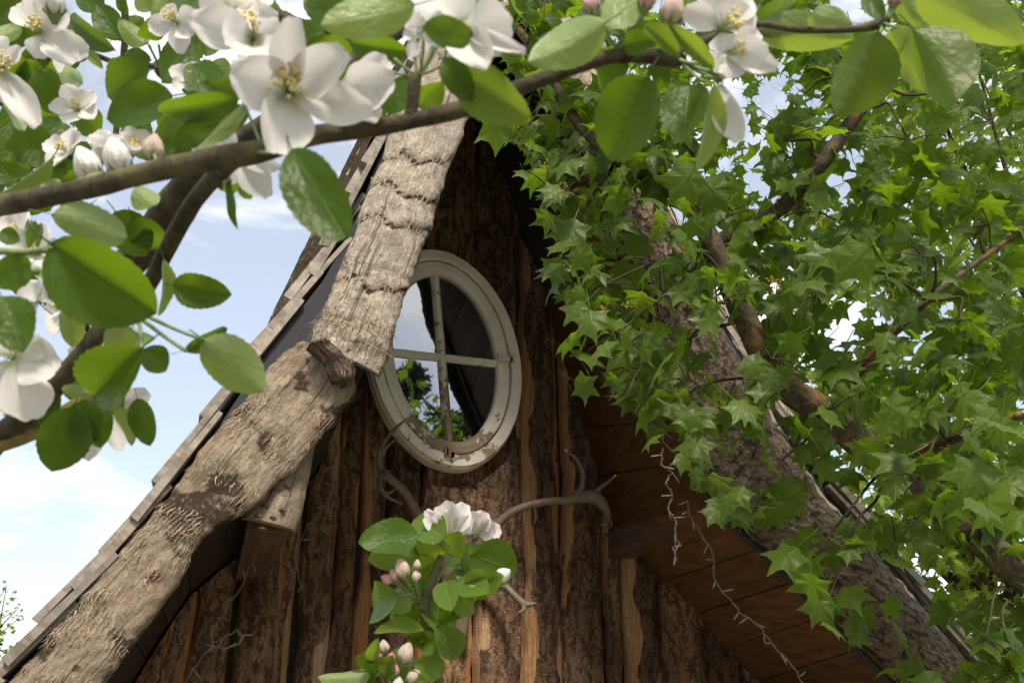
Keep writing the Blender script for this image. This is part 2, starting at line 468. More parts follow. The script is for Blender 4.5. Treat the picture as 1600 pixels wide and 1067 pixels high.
M_PETALP = petal_mat('pink_petal', (0.88, 0.84, 0.81), (0.84, 0.62, 0.62), 0.5)
M_BUD = petal_mat('bud_petal', (0.72, 0.62, 0.50), (0.78, 0.38, 0.42), 0.5)
M_BUDP = petal_mat('pink_bud_petal', (0.74, 0.48, 0.47), (0.75, 0.22, 0.32), 1.0)
M_STAMEN = flat_mat('stamen_yellow', (0.82, 0.68, 0.28), 0.7, 200, 0.3)
M_FILAMENT = flat_mat('filament_green', (0.55, 0.60, 0.33), 0.6, 80, 0.2)
M_CALYX = flat_mat('calyx_green', (0.17, 0.24, 0.09), 0.7, 120, 0.4)
M_APPLEBARK = twig_mat('apple_bark', (0.028, 0.022, 0.012), (0.080, 0.064, 0.035), (0.13, 0.118, 0.052), 90)
M_MAPLEBARK = twig_mat('maple_bark', (0.036, 0.029, 0.019), (0.105, 0.082, 0.053), (0.19, 0.085, 0.022), 60)
M_TWIG = twig_mat('brown_twig', (0.030, 0.020, 0.012), (0.075, 0.050, 0.030), None, 80)
M_GROUND = ground_mat()

# ------------------------------------------------------------------ setting
g = obj('ground', mesh('ground', [(-400, -400, 0), (400, -400, 0), (400, 400, 0), (-400, 400, 0)], [(0, 1, 2, 3)], M_GROUND, False))
tag(g, kind='structure')

# ================================================================== HOUSE
YF = -1.30                                      # plane of the barge logs
house = thing('timber_house', (1.07, 0, 0), 'steep gabled bark clad cottage with oval window under log edged roof', 'house')
APEX = np.array([1.07, 5.12])
SL = [(1.07, 5.12)] + [(float(q[0]), float(q[2])) for q in (PY(a, b, YF) for a, b in ((735, 100), (625, 420), (565, 590), (520, 640), (430, 735), (295, 842), (200, 985), (45, 1230)))] + [(-1.5, .2)]     # soffit lines in x,z
SR = [(1.07, 5.12), (1.77, 2.49), (2.72, 1.55), (3.75, 0.45)]
def line_z(P, x):
    xs = [p[0] for p in P]
    zs = [p[1] for p in P]
    if xs[0] > xs[-1]:
        xs, zs = xs[::-1], zs[::-1]
    return np.interp(x, xs, zs)
def roof_z(x):
    return np.where(x < 1.07, line_z(SL, x), line_z(SR, x))

# --- wall boards: waney slabs with bark left on
def board(x0, x1, zb, zt_fn, seed, wl, wr, tan=0.0, bulge=0.045, y0=0.0, shade=0.0, lean=0.0, torn=0.7):
    wl, wr = wl * .72, wr * .72
    wdt = x1 - x0
    nu = max(9, int(wdt / 0.008))
    zt = float(max(zt_fn(x0), zt_fn(x1), zt_fn(min(max(1.07, x0), x1))))
    nv = max(12, int((zt - zb) / 0.010))
    u = np.linspace(-1, 1, nu)
    v = np.linspace(0, 1, nv)
    U, Vv = np.meshgrid(u, v)
    Z = zb + (zt - zb) * Vv
    wav_l = (fbm(np.stack([Z * 2.2, Z * 0 + seed, Z * 0], -1), seed) - 0.5) * 0.085
    wav_r = (fbm(np.stack([Z * 2.2, Z * 0 + seed + 9.3, Z * 0], -1), seed) - 0.5) * 0.07
    X = (x0 + wav_l) * (1 - U) / 2 + (x1 + wav_r) * (1 + U) / 2 + lean * (Z - 2.5)
    Zc = np.minimum(Z, np.where(X < 1.07, line_z(SL, X), line_z(SR, X)) - 0.01)
    P = np.stack([X, Z, X * 0 + seed * 3.1], -1)
    e = fbm(P * np.array([14, 3.2, 1]), seed, 5)
    edge = np.where(U < 0, wl, wr)
    gate = (fbm(P * np.array([1.5, 1.5, 1]), seed + 11, 3) - .5) * 1.1
    on = np.clip((fbm(np.stack([Z * 1.5 + (U > 0) * 7.7, Z * 0 + seed * 5.1, Z * 0], -1), seed + 12, 2) - .445) * 9, 0, 1)
    mask = np.clip((np.abs(U) - (1 - edge * (.25 + 1.15 * on)) + (e - 0.5) * 2.6 * torn) * 6 + 0.1, 0, 1)
    patch = fbm(P * np.array([7, 2.0, 1]), seed + 5, 4)
    mask = np.maximum(mask, np.clip((patch - (0.80 - 0.3 * max(wl, wr) * torn)) * 14, 0, 1))
    prof = bulge * 1.25 * np.sqrt(np.clip(1 - (np.abs(U) * 0.985) ** 2.4, 0, 1))
    bump = (fbm(P * np.array([34, 20, 1]), seed + 2, 5) - 0.5) * 0.034 * (1 - 0.75 * mask) + (fbm(P * np.array([4, 2.2, 1]), seed + 3, 3) - 0.5) * 0.03
    Y = y0 - 0.012 - prof - bump - 0.012 * (1 - mask)
    Y = Y + (np.abs(fbm(P * np.array([60, 26, 1]), seed + 8, 3) - .5) * -.030 + .006) * (1 - .8 * mask)
    inw = ((X - .957) / .42) ** 2 + ((Z - 3.205) / .60) ** 2 < 1
    Y = np.where(inw, np.maximum(Y, -.045), Y)
    Y[:, 0] = y0 + 0.02
    Y[:, -1] = y0 + 0.02
    Y[0, :] = y0 + 0.02
    V = np.stack([X, Y, Zc], -1).reshape(-1, 3)
    fc = []
    for i in range(nv - 1):
        for j in range(nu - 1):
            a = i * nu + j
            fc.append((a, a + 1, a + nu + 1, a + nu))
    return mesh('wall_board', V, fc, M_BOARD, True, None, {'wood': mask.ravel(), 'tan': np.full(V.shape[0], tan), 'shade': np.full(V.shape[0], shade)})
def wx(px, py=850):
    return float(PY(px, py, 0)[0])
edges_px = [190, 258, 322, 382, 440, 468, 524, 557, 600, 650, 738, 812, 872, 936, 968, 1022, 1082, 1130, 1190, 1260, 1340]
wl_ = [.1, .5, .2, .2, .5, 1.0, .2, .95, .40, .30, .15, .5, .40, .2, .75, .25, .15, .2, .1, .1, .1]
wr_ = [.2, .7, .2, .15, .6, 1.0, .20, 1.0, .40, .35, .12, .35, .4, .2, .75, .2, .1, .2, .1, .1, .1]
tan_ = [0, 0, 0, 0, .5, .9, 0, .1, .1, 0, .5, .3, .2, .2, .35, .1, 0, 0, 0, 0, 0]
for i in range(len(edges_px) - 1):
    a, b = wx(edges_px[i]), wx(edges_px[i + 1])
    if edges_px[i] == 382:                       # short overlapping pair left of the cap
        zs = float(PY(410, 968, 0)[2])
        obj('wall_board', board(a, b + .01, zs, roof_z, i, .15, .2, 0, .055, -0.022), house)
        obj('wall_board', board(a + .01, b, 0.0, lambda x, z=zs: z + .05, i + 40, .3, .2, .2, .03, 0.012), house)
        continue
    narrow = edges_px[i + 1] - edges_px[i] < 45
    lift = random.choice((0, -.022, .014)) if not narrow else .018
    obj('wall_board', board(a + .001, b - .001, 0.0, roof_z, i, wl_[i], wr_[i], tan_[i], .032 if narrow else .05, lift, 0, random.uniform(-.012, .012)), house)
bk = [(-1.5, 0.0)] + [(x, z + .012) for x, z in SL[::-1]] + [(x, z + .012) for x, z in SR[1:]] + [(3.75, 0)]
for nm, yy in (('backing_wall', 0.03),):
    n = len(bk)
    V = [(x, yy, z) for x, z in bk] + [(x, yy + .04, z) for x, z in bk]
    fc = [tuple(range(n))[::-1], tuple(range(n, 2 * n))] + [(k, (k + 1) % n, n + (k + 1) % n, n + k) for k in range(n)]
    obj(nm, mesh(nm, V, fc, M_DARKSHADE, False), house)

# --- soffit boards (run from wall to barge log) on both slopes
def slope_pts(P, step):
    P = np.asarray(P, float)
    r = []
    for a, b in zip(P[:-1], P[1:]):
        l = np.linalg.norm(b - a)
        n = max(1, round(l / step))
        for k in range(n):
            r.append((a + (b - a) * k / n, a + (b - a) * (k + 1) / n))
    return r
FR = [(float(q[0]), float(q[2])) for q in (PY(a, b, YF) for a, b in ((828, -50), (888, 150), (1000, 390), (1078, 650), (1128, 780), (1208, 852), (1416, 1062), (1540, 1190)))]
WR = [(1.07, 5.12), (1.20, 4.6), (1.42, 3.78), (1.62, 2.98), (1.77, 2.49), (2.02, 2.24), (2.62, 1.65), (3.1, 1.12)]
for Pf, Pw, sg in ((SL, SL, -1), (FR, WR, 1)):
    for (fa, fb), (wa, wb) in zip(zip(Pf[:-1], Pf[1:]), zip(Pw[:-1], Pw[1:])):
        fa, fb, wa, wb = (np.asarray(q, float) for q in (fa, fb, wa, wb))
        n = max(1, round(np.linalg.norm(fb - fa) / .17))
        for k in range(n):
            t0, t1 = (k + .012) / n, (k + .988) / n
            d = nrm(fb - fa)
            nn = np.array([-d[1], d[0]])
            nn = (nn if nn[0] * sg > 0 else -nn)
            j = nn * random.uniform(0, .010)
            y0 = YF + .04 + random.uniform(0, .02)
            A, B, C_, D = fa + (fb - fa) * t0 + j, fa + (fb - fa) * t1 + j, wa + (wb - wa) * t1 + j, wa + (wb - wa) * t0 + j
            V = [(A[0], y0, A[1]), (B[0], y0, B[1]), (C_[0], .06, C_[1]), (D[0], .06, D[1])]
            V += [(x + nn[0] * .024, y, z + nn[1] * .024) for x, y, z in V]
            fc = [(0, 1, 2, 3), (7, 6, 5, 4), (0, 4, 5, 1), (1, 5, 6, 2), (2, 6, 7, 3), (3, 7, 4, 0)]
            obj('soffit_board', mesh('soffit_board', V, fc, M_SOFFIT if sg > 0 else M_DARKSHADE, False), house)  # left slope takes the dark copy, its shade painted in
SR = WR
# --- roof deck with felt and shingles; courses are stepped, edges show at the verge
def px_line(pts, tail):
    return [(float(q[0]), float(q[2])) for q in (PY(a, b, YF) for a, b in pts)] + tail
RL = px_line([(805, -235), (740, -100), (682, 30), (629, 150), (594, 222), (556, 330), (518, 410), (416, 540), (312, 697), (192, 860), (52, 1012)], [])
RL += [(RL[-1][0] - .38, RL[-1][1] - .52), (RL[-1][0] - 1.1, RL[-1][1] - 1.5)]
RR = px_line([(805, -235), (872, -60), (922, 60), (962, 150), (1022, 285), (1090, 430), (1150, 530), (1218, 650), (1320, 790), (1420, 905), (1510, 1020)], [])
RR += [(RR[-1][0] + .38, RR[-1][1] - .40), (RR[-1][0] + 1.1, RR[-1][1] - 1.15)]
def shift(x, z, y, sg):                          # the roof widens a little away from the gable
    return x + sg * 0.11 * (y - YF) * min(1.0, max(0.0, (z - 2.2) / 1.2))
def resample(P, step):
    P = np.asarray(P, float)
    s = np.concatenate([[0], np.cumsum(np.linalg.norm(np.diff(P, axis=0), axis=1))])
    q = np.arange(0, s[-1], step)
    return np.stack([np.interp(q, s, P[:, 0]), np.interp(q, s, P[:, 1])], 1)
for P, sg, Sf in ((RL, -1, SL), (RR, 1, SR)):
    Q = resample(P, 0.16)
    V, fc = [], []
    for x, z in Q:
        for y in (YF + .015, 3.05):
            V.append((shift(x, z, y, sg) - sg * .012, y, z - .006))
        zi = z - .02
        for y in (3.05, YF + .015):
            V.append((shift(x - sg * .10, zi, y, sg), y, zi - .035))
    for i in range(len(Q) - 1):
        for k in range(4):
            fc.append((i * 4 + k, i * 4 + (k + 1) % 4, i * 4 + 4 + (k + 1) % 4, i * 4 + 4 + k))
    obj('roof_deck', mesh('roof_deck', V, fc, M_FELT, False), house)
    C = resample(P, 0.118)
    rest = Bag()
    base_me = []
    for k in range(5):                           # a few shared shingle shapes: local x = depth, y = up-slope, z = out
        ln, th = 0.37 + .02 * k, .024
        wv = 0.150
        V, fc, uv = box_data((0, 0, 0), (wv, 0, 0), (0, ln, 0), (0, 0, th))
        V[[2, 3, 6, 7], 2] *= 0.55
        V += rng.normal(0, .0022, V.shape)
        base_me.append(mesh('shingle', V, fc, M_SHINGLE, False, uv))
    for i in range(len(C) - 1):
        if C[i + 1][1] < .7:
            break
        a = C[i + 1]
        j = max(0, i - 2)
        d2 = nrm(C[j] - a) if i else nrm(C[0] - C[1])
        n2 = np.array([-d2[1], d2[0]])
        n2 = n2 if n2[0] * sg > 0 else -n2
        lift = 0.012 + (.018 if i % 2 else 0.004)
        tilt = 0.055
        d2, n2 = d2 * math.cos(tilt) - n2 * math.sin(tilt), n2 * math.cos(tilt) + d2 * math.sin(tilt)
        for c in range(26):
            y = YF - .012 + c * .153 + (random.uniform(-.022, .028) if c == 0 else 0) + (0.02 if i % 2 and c == 0 else 0)
            yv = np.array([sg * 0.11 * min(1.0, max(0.0, (a[1] - 2.2) / 1.2)), 1.0, 0])
            yv = nrm(yv)
            o3 = np.array([shift(a[0], a[1], y, sg), y, a[1]]) + np.array([n2[0], 0, n2[1]]) * (lift + random.uniform(-.003, .004))
            X = Vector(yv)
            Yv = Vector((d2[0], 0, d2[1]))
            Zv = Vector((n2[0], 0, n2[1]))
            sc = random.uniform(.92, 1.05)
            Mx = Matrix(((X[0], Yv[0] * sc, Zv[0], o3[0]), (X[1], Yv[1] * sc, Zv[1], o3[1]), (X[2], Yv[2] * sc, Zv[2], o3[2]), (0, 0, 0, 1)))
            if c < 3 and a[1] > 1.25:
                obj('shingle', random.choice(base_me), house, Mx)
            else:
                me = random.choice(base_me)
                VV = [Mx @ q.co for q in me.vertices]
                rest.add([tuple(q) for q in VV], [tuple(p.vertices) for p in me.polygons], None, 0)
    o = obj('shingle_field', rest.mesh('shingle_field', M_SHINGLE, False), house)
    tag(o, kind='stuff')

rw = [(-1.7, 0.0)] + [(shift(x, z, 3.0, -1) + .03, z - .03) for x, z in RL[:0:-1]] + [(1.07, RL[0][1] - .05)] + [(shift(x, z, 3.0, 1) - .03, z - .03) for x, z in RR[1:]] + [(4.0, 0.0)]
n = len(rw)
V = [(x, 2.98, z) for x, z in rw] + [(x, 3.02, z) for x, z in rw]
fc = [tuple(range(n))[::-1], tuple(range(n, 2 * n))] + [(k, (k + 1) % n, n + (k + 1) % n, n + k) for k in range(n)]
obj('rear_wall', mesh('rear_wall', V, fc, M_BEAM, False), house)
# --- plates closing the verge between soffit and deck
for P, Sf in ((RL, SL), (RR, FR)):
    def by_arc(Q, n):
        Q = np.asarray(Q, float)
        q = np.concatenate([[0], np.cumsum(np.linalg.norm(np.diff(Q, axis=0), axis=1))])
        t = np.linspace(0, q[-1], n)
        return np.stack([np.interp(t, q, Q[:, 0]), np.interp(t, q, Q[:, 1])], 1)
    A, B = by_arc(P, 60), by_arc(Sf, 60)
    V, fc = [], []
    for k in range(60):
        for y in (YF + .07, YF + .10):
            V += [(A[k][0], y, A[k][1] - .02), (B[k][0], y, B[k][1] - .012)]
    for k in range(59):
        a = k * 4
        fc += [(a, a + 1, a + 5, a + 4), (a + 2, a + 6, a + 7, a + 3), (a, a + 4, a + 6, a + 2), (a + 1, a + 3, a + 7, a + 5)]
    obj('verge_board', mesh('verge_board', V, fc, M_FELT, False), house)
# --- logs lofted between two outline edges on the plane y
def loft(name, Lp, Rp, y, bulge, mat, seed, sub=14, na=30, rings=None, rough=.012, ringdepth=.012, cut=True, yend=None, tintfn=None, back=.35, flat=1.0):
    A = np.array([PY(*p, y) for p in Lp])
    B = np.array([PY(*p, y) for p in Rp])
    A, B = catmull(A, sub), catmull(B, sub)
    m = len(A)
    s = np.concatenate([[0], np.cumsum(np.linalg.norm(np.diff((A + B) / 2, axis=0), axis=1))])
    th = np.linspace(0, 2 * math.pi, na, endpoint=False)
    V, UV, T = [], [], []
    for i in range(m):
        c, h = (A[i] + B[i]) / 2, (B[i] - A[i]) / 2
        wdt = np.linalg.norm(h)
        cs, sn = np.cos(th), np.sin(th)
        dep = np.where(sn > 0, bulge, bulge * back) * np.abs(sn) ** flat
        p = c + cs[:, None] * h - np.outer(dep, (0, 1, 0))
        nr = np.stack([cs * h[0] / wdt, -sn, cs * h[2] / wdt], 1)
        q = np.stack([p[:, 0], p[:, 1], p[:, 2]], 1)
        dz = (fbm(q * 9, seed, 3) - .5) * rough * 2.6 + (fbm(q * 45, seed + 4, 3) - .5) * rough * 1.3
        tint = np.zeros(na)
        if rings is not None:
            wob = (fbm(np.stack([cs * 2, sn * 2, cs * 0 + seed], 1), seed, 3) - .5) * .085 + (fbm(np.stack([cs * 14, sn * 14, cs * 0 + seed], 1), seed, 2) - .5) * .012
            for r in rings:
                dd = s[i] + wob - r * s[-1]
                dz = dz + np.where(dd < 0, np.exp(dd / .12) * ringdepth * 1.15, -np.exp(-np.maximum(dd, 0) / .05) * ringdepth * .9)
                tint = np.maximum(tint, np.exp(-((dd - .008) / .010) ** 2) * (.45 + .9 * vnoise(np.stack([cs * 5, sn * 5, cs * 0 + r * 50], 1), seed + 6)))
        if tintfn is not None:
            tint = np.maximum(tint, tintfn(s[i], cs, sn, q))
        V.append(p + nr * dz[:, None])
        UV.append(np.stack([th / (2 * math.pi), np.full(na, s[i])], 1))
        T.append(tint)
    V, UV, T = np.vstack(V), np.vstack(UV), np.concatenate(T)
    fc = []
    for i in range(m - 1):
        for j in range(na):
            k = (j + 1) % na
            fc.append((i * na + j, (i + 1) * na + j, (i + 1) * na + k, i * na + k))
    if cut:
        fc.append(tuple(range(na)))
        fc.append(tuple((m - 1) * na + j for j in range(na))[::-1])
    me = mesh(name, V, fc, mat, True, UV, {'tint': T})
    o = obj(name, me, house)
    return o, V.reshape(m, na, 3), s
def splinters(parent, G, n, lmin, lmax, wid, mat, seed, lift=.25, rows=None, tilt=.5, name='splinter', clump=False):
    """thin wood fibres standing off a lofted log; lying along it, lifting at the lower end"""
    R = np.random.default_rng(seed)
    m, na, _ = G.shape
    bag = Bag()
    for k in range(n):
        if rows is None:
            i = int(R.integers(1, m - 3))
        else:
            i = int(np.clip(R.choice(rows) + R.normal(0, .7), 1, m - 3))
        j = int(R.integers(0, na // 2 + 1))
        p = G[i, j] * .6 + G[i, (j + 1) % na] * .4 + (G[i + 1, j] - G[i, j]) * R.random()
        if clump and vnoise(p[None] * 13, seed)[0] < .49:
            continue
        tg = nrm(G[min(i + 2, m - 1), j] - G[i, j])
        ac = nrm(G[i, (j + 1) % na] - G[i, j])
        no = nrm(np.cross(ac, tg))
        if no[1] > 0:
            no = -no
        ang = R.normal(0, tilt)
        d = nrm(tg * math.cos(ang) + ac * math.sin(ang))
        sd_ = nrm(np.cross(d, no))
        l = R.uniform(lmin, lmax)
        ww = wid * R.uniform(.5, 1.5)
        lf = lift * R.uniform(.15, 1.3)
        a = p + no * .001 - d * l * .3
        mdl = p + no * (l * lf * .35 + .002) + d * l * .25
        b = p + no * l * lf + d * l * .7 + sd_ * R.normal(0, l * .12)
        V = [a - sd_ * ww / 2, a + sd_ * ww / 2, mdl + sd_ * ww / 2.5, mdl - sd_ * ww / 2.5, b]
        bag.add(V, [(0, 1, 2, 3), (3, 2, 4)], None, float(R.random()))
    o = obj(name, bag.mesh(name, mat, False), parent)
    tag(o, kind='stuff')
    return o
def splinter_mat(name, a, b):
    t = NT(name)
    c = t.mix(t.attr('tint'), a, b)
    return t.done(t.pbr(c, 0.9, None, 0.15))
M_SPL_A = splinter_mat('pale_splinters', (0.20, 0.15, 0.11), (0.60, 0.51, 0.41))
M_SPL_B = splinter_mat('brown_splinters', (0.11, 0.08, 0.055), (0.37, 0.30, 0.21))

upL = [(812, -250), (752, -120), (690, 10), (640, 110), (612, 184), (598, 254), (581, 287), (561, 341), (541, 395), (524, 436), (505, 480), (484, 522), (488, 545)]
upR = [(930, -240), (868, -100), (800, 20), (757, 105), (732, 180), (702, 264), (676, 328), (667, 370), (648, 420), (632, 464), (618, 512), (606, 558), (592, 592)]
def up_tint(s, cs, sn, q):
    k = fbm(q * np.array([14, 14, 14]), 71, 4)
    t1 = np.clip((k - .60) * 6, 0, .55)
    bark = np.clip((fbm(q * 6, 33, 4) - .52) * 7, 0, .6) * np.clip((q[:, 2] - 3.55) * 4, 0, 1) * np.clip(cs * 2, 0, 1)
    return np.maximum(t1, bark)
Am = catmull(np.array([(PY(*a, YF - .06) + PY(*b, YF - .06)) / 2 for a, b in zip(upL, upR)]), 14)
sm = np.concatenate([[0], np.cumsum(np.linalg.norm(np.diff(Am, axis=0), axis=1))])
fr = lambda st: float(np.interp(st * 14, np.arange(len(sm)), sm) / sm[-1])
log, G, s_ = loft('barge_log', upL, upR, YF - .06, .058, M_PEEL, 3, 14, 40, rings=[fr(5.0), fr(6.05), fr(7.05), fr(9.05)], rough=.012, ringdepth=.0042, tintfn=up_tint, flat=.55)
log['label'] = 'pale peeled upper log with ragged bark rings'
splinters(log, G, 900, .006, .028, .0022, M_SPL_A, 1, .2)
splinters(log, G, 1100, .008, .022, .0014, M_SPL_A, 2, .30, rows=[5 * 14, 6 * 14 + 1, 7 * 14 + 1, 9 * 14 + 1], tilt=.35)
splinters(log, G, 260, .02, .07, .0022, M_SPL_B, 5, .45, rows=[10 * 14 + 4, 10 * 14 + 8, 11 * 14], tilt=1.0)

loL = [(470, 535), (425, 568), (382, 622), (338, 672), (272, 765), (205, 850), (122, 938), (62, 1015), (-5, 1085), (-120, 1230)]
loR = [(560, 572), (545, 625), (505, 682), (455, 735), (378, 802), (318, 842), (286, 900), (226, 985), (162, 1070), (70, 1230)]
def lo_tint(s, cs, sn, q):
    k = fbm(q * np.array([10, 10, 10]), 17, 4)
    t1 = np.clip((k - .545) * 7, 0, .7)
    c0 = PY(352, 765, YF)
    kn = np.exp(-np.sum(((q - c0) / np.array([.10, .3, .085])) ** 2, 1)) * .8
    c1 = PY(238, 905, YF)
    kn2 = np.exp(-np.sum(((q - c1) / np.array([.045, .3, .03])) ** 2, 1)) * .7
    up_ = np.clip(1 - s / .12, 0, 1) * .5
    return np.maximum(np.maximum(t1, up_), np.maximum(kn, kn2) * (.45 + fbm(q * 40, 5, 2)))
log2, G2, s2 = loft('barge_log', loL, loR, YF + .02, .040, M_PEEL2, 8, 16, 40, rough=.016, tintfn=lo_tint, flat=.42)
log2['label'] = 'brown hewn lower log shaggy with splinters'
splinters(log2, G2, 6500, .010, .034, .0022, M_SPL_B, 3, .16, tilt=.40, clump=True)
# torn bark collar between the two logs
c3, G3, _ = loft('bark_collar', [(470, 548), (500, 575), (515, 600)], [(520, 545), (548, 580), (540, 612)], YF - .03, .10, M_BARKLOG, 12, 8, 20, rough=.03)
# log end cap below the kink, with nail heads
CY = YF + .10
cap, G4, _ = loft('log_cap', [(440, 712), (412, 752), (384, 796), (376, 812)], [(492, 690), (484, 745), (472, 800), (460, 834)], CY, .07, M_PEEL2, 21, 12, 26, rough=.006)
for px, py in ((443, 760), (425, 764), (408, 790), (434, 797), (420, 808), (398, 806), (404, 826), (436, 742)):
    p = PY(px, py, CY - .062)
    V, fc, uv = tube_data([p, p + np.array([.012, -.012, .0]), p + np.array([.022, -.010, -.004])], [.004, .005, .002], 6, 2)
    obj('nail', mesh('nail', V, fc, M_BEAM), cap)

riL = [(812, -50), (845, 60), (872, 150), (922, 260), (985, 390), (1022, 500), (1062, 650), (1112, 780), (1192, 852), (1282, 928), (1400, 1062), (1520, 1190)]
riR = [(858, -60), (905, 60), (945, 150), (1000, 262), (1058, 392), (1092, 470), (1180, 622), (1272, 765), (1345, 852), (1425, 950), (1520, 1068), (1640, 1200)]
def ri_tint(s, cs, sn, q):
    k = fbm(q * np.array([8, 8, 3]), 27, 4)
    return np.clip((cs - .62 + (k - .5) * .9) * 3, 0, 1) + np.clip((q[:, 2] - 3.45) * 2, 0, .7) * k * 1.5
log3, G5, _ = loft('barge_log', riL, riR, YF, .13, M_BARKLOG, 15, 14, 34, rough=.022, tintfn=ri_tint)
log3['label'] = 'dark rough barked log along the right verge'
splinters(log3, G5, 500, .008, .03, .003, M_SPL_B, 6, .25)

# purlins under the eaves
BM = PY(422, 800, CY)
for (a, b, hh, ww) in (((1.79, .05, 2.40), (1.79, YF + .1, 2.40), .13, .10), ((BM[0], .05, BM[2]), (BM[0], CY + .02, BM[2]), .10, .12), ((2.42, .05, 1.62), (2.42, -.82, 1.62), .12, .10)):
    V, fc, uv = box_data((a[0] - ww / 2, b[1], a[2] - hh / 2), (ww, 0, 0), (0, a[1] - b[1], 0), (0, 0, hh))
    V += rng.normal(0, .003, V.shape)
    obj('purlin', mesh('purlin', V, fc, M_BEAM, False, uv), house)

# --- oval window
win = bpy.data.objects.new('window', None)
COL.objects.link(win)
win.parent = house
YW = -.13
WC = (PY(682, 394, YW) + PY(711, 731, YW)) / 2
win.location = Vector(WC) - Vector(house.location)
world[win.name] = Matrix.Translation(Vector(WC))
WU = (PY(816, 578, YW) - PY(579, 552, YW)) / 2
WV = (PY(682, 394, YW) - PY(711, 731, YW)) / 2
_d = PY(691, 557, YW) - WC                    # crossing of the glazing bars in u,v
_m = np.array([[WU[0], WV[0]], [WU[2], WV[2]]])
MU, MV = np.linalg.solve(_m, np.array([_d[0], _d[2]]))
def wpt(u, v, y):
    return WC + WU * u + WV * v + np.array([0, y, 0])
def ell_ring(prof, n=96, seed=0, wear=0.0):
    """prof: list of (radius factor, y) cross-section; closed sweep round the oval"""
    V, fc, T = [], [], []
    m = len(prof)
    for i in range(n):
        a = 2 * math.pi * i / n
        for (r, y) in prof:
            jit = (vnoise(np.array([[math.cos(a) * 5, math.sin(a) * 5, r * 9 + seed]]), seed)[0] - .5) * .006
            ru = r if np.isscalar(r) else r[0]
            rv = r if np.isscalar(r) else r[1]
            V.append(wpt((ru + jit) * math.cos(a), (rv + jit) * math.sin(a), y))
            T.append(max(0, (-math.sin(a) - .25)) * wear + .05)
    for i in range(n):
        for k in range(m):
            fc.append((i * m + k, i * m + (k + 1) % m, ((i + 1) % n) * m + (k + 1) % m, ((i + 1) % n) * m + k))
    return np.array(V), fc, np.array(T)
def rr(px_u, px_v):
    return (px_u / 120.0, px_v / 170.0)
class R2(tuple):
    pass
def ring_obj(name, rads, wear, seed, split=0):
    V, fc, T = [], [], []
    n, m = 112, len(rads)
    for i in range(n):
        a = 2 * math.pi * i / n
        for (du, y) in rads:                      # du = inset in photo pixels from the outer oval
            j = (vnoise(np.array([[math.cos(a) * 6, math.sin(a) * 6, du * .3 + seed]]), seed)[0] - .5) * .012
            V.append(wpt((1 - du / 120.0 + j) * math.cos(a), (1 - du / 170.0 + j * .7) * math.sin(a), y))
            T.append(max(0.0, -math.sin(a) - .35) * wear)
    for i in range(n):
        for k in range(m):
            fc.append((i * m + k, i * m + (k + 1) % m, ((i + 1) % n) * m + (k + 1) % m, ((i + 1) % n) * m + k))
    me = mesh(name, V, fc, M_PAINT, False, None, {'tint': T})
    return obj(name, me, win)
ring_obj('casing', [(0, .10), (0, -.022), (1.5, -.030), (15, -.032), (16.5, -.026), (16.5, .0), (18, .10)], .7, 1)
ring_obj('sash', [(18.5, .08), (18.5, -.010), (20, -.016), (29, -.017), (36.5, -.010), (38.5, -.002), (39, .045), (38, .08)], 1.25, 2)
ring_obj('casing_trim', [(-1.5, .08), (-1.5, .0), (0.2, .0), (0.2, .08)], .2, 3)
IU, IV = 1 - 38.5 / 120, 1 - 38.5 / 170
def bar(u0, v0, u1, v1, hw, name, wear, ysh=0.0):
    """glazing bar with chamfered face"""
    n = 24
    A, B = wpt(u0, v0, 0), wpt(u1, v1, 0)
    d = nrm(B - A)
    sd_ = nrm(np.cross(d, (0, 1, 0)))
    V, fc, T = [], [], []
    sec = [(-hw, .035), (-hw, .010), (-hw * .45, -.008), (hw * .45, -.008), (hw, .010), (hw, .035)]
    for i in range(n + 1):
        t = i / n
        c = A + (B - A) * t
        for k, (s, y) in enumerate(sec):
            j = (vnoise(np.array([[t * 30, k * 3.3, hw * 900]]), 4)[0] - .5) * .003
            V.append(c + sd_ * (s + j) + np.array([0, y + ysh + j, 0]))
            T.append(wear * (.4 + t))
    m = len(sec)
    for i in range(n):
        for k in range(m):
            fc.append((i * m + k, i * m + (k + 1) % m, (i + 1) * m + (k + 1) % m, (i + 1) * m + k))
    fc += [tuple(range(m))[::-1], tuple(n * m + k for k in range(m))]
    return obj(name, mesh(name, V, fc, M_PAINT, False, None, {'tint': T}), win)
bar(MU, IV, MU, -IV, .0205, 'muntin', .55)
bar(-IU, MV, IU, MV, .0185, 'muntin', .22, .003)
for qx, qy in ((-1, 1), (1, 1), (-1, -1), (1, -1)):
    V, fc = [], []
    a0 = {(1, 1): 0, (-1, 1): 90, (-1, -1): 180, (1, -1): 270}[(qx, qy)]
    tl = rng.normal(0, .0025, 2)
    c0 = (MU, MV)
    pts = [c0] + [((IU + .01) * math.cos(math.radians(a0 + k * 5)), (IV + .01) * math.sin(math.radians(a0 + k * 5))) for k in range(19)]
    pts = [(max(u, c0[0]) if qx > 0 else min(u, c0[0]), max(v, c0[1]) if qy > 0 else min(v, c0[1])) for u, v in pts]
    for off in (0, .004):
        V += [wpt(u, v, .020 + off + tl[0] * u + tl[1] * v) for u, v in pts]
    n = len(pts)
    fc = [tuple(range(n)), tuple(range(n, 2 * n))[::-1]] + [(k, (k + 1) % n, n + (k + 1) % n, n + k) for k in range(n)]
    obj('pane', mesh('pane', V, fc, M_GLASS, False), win)
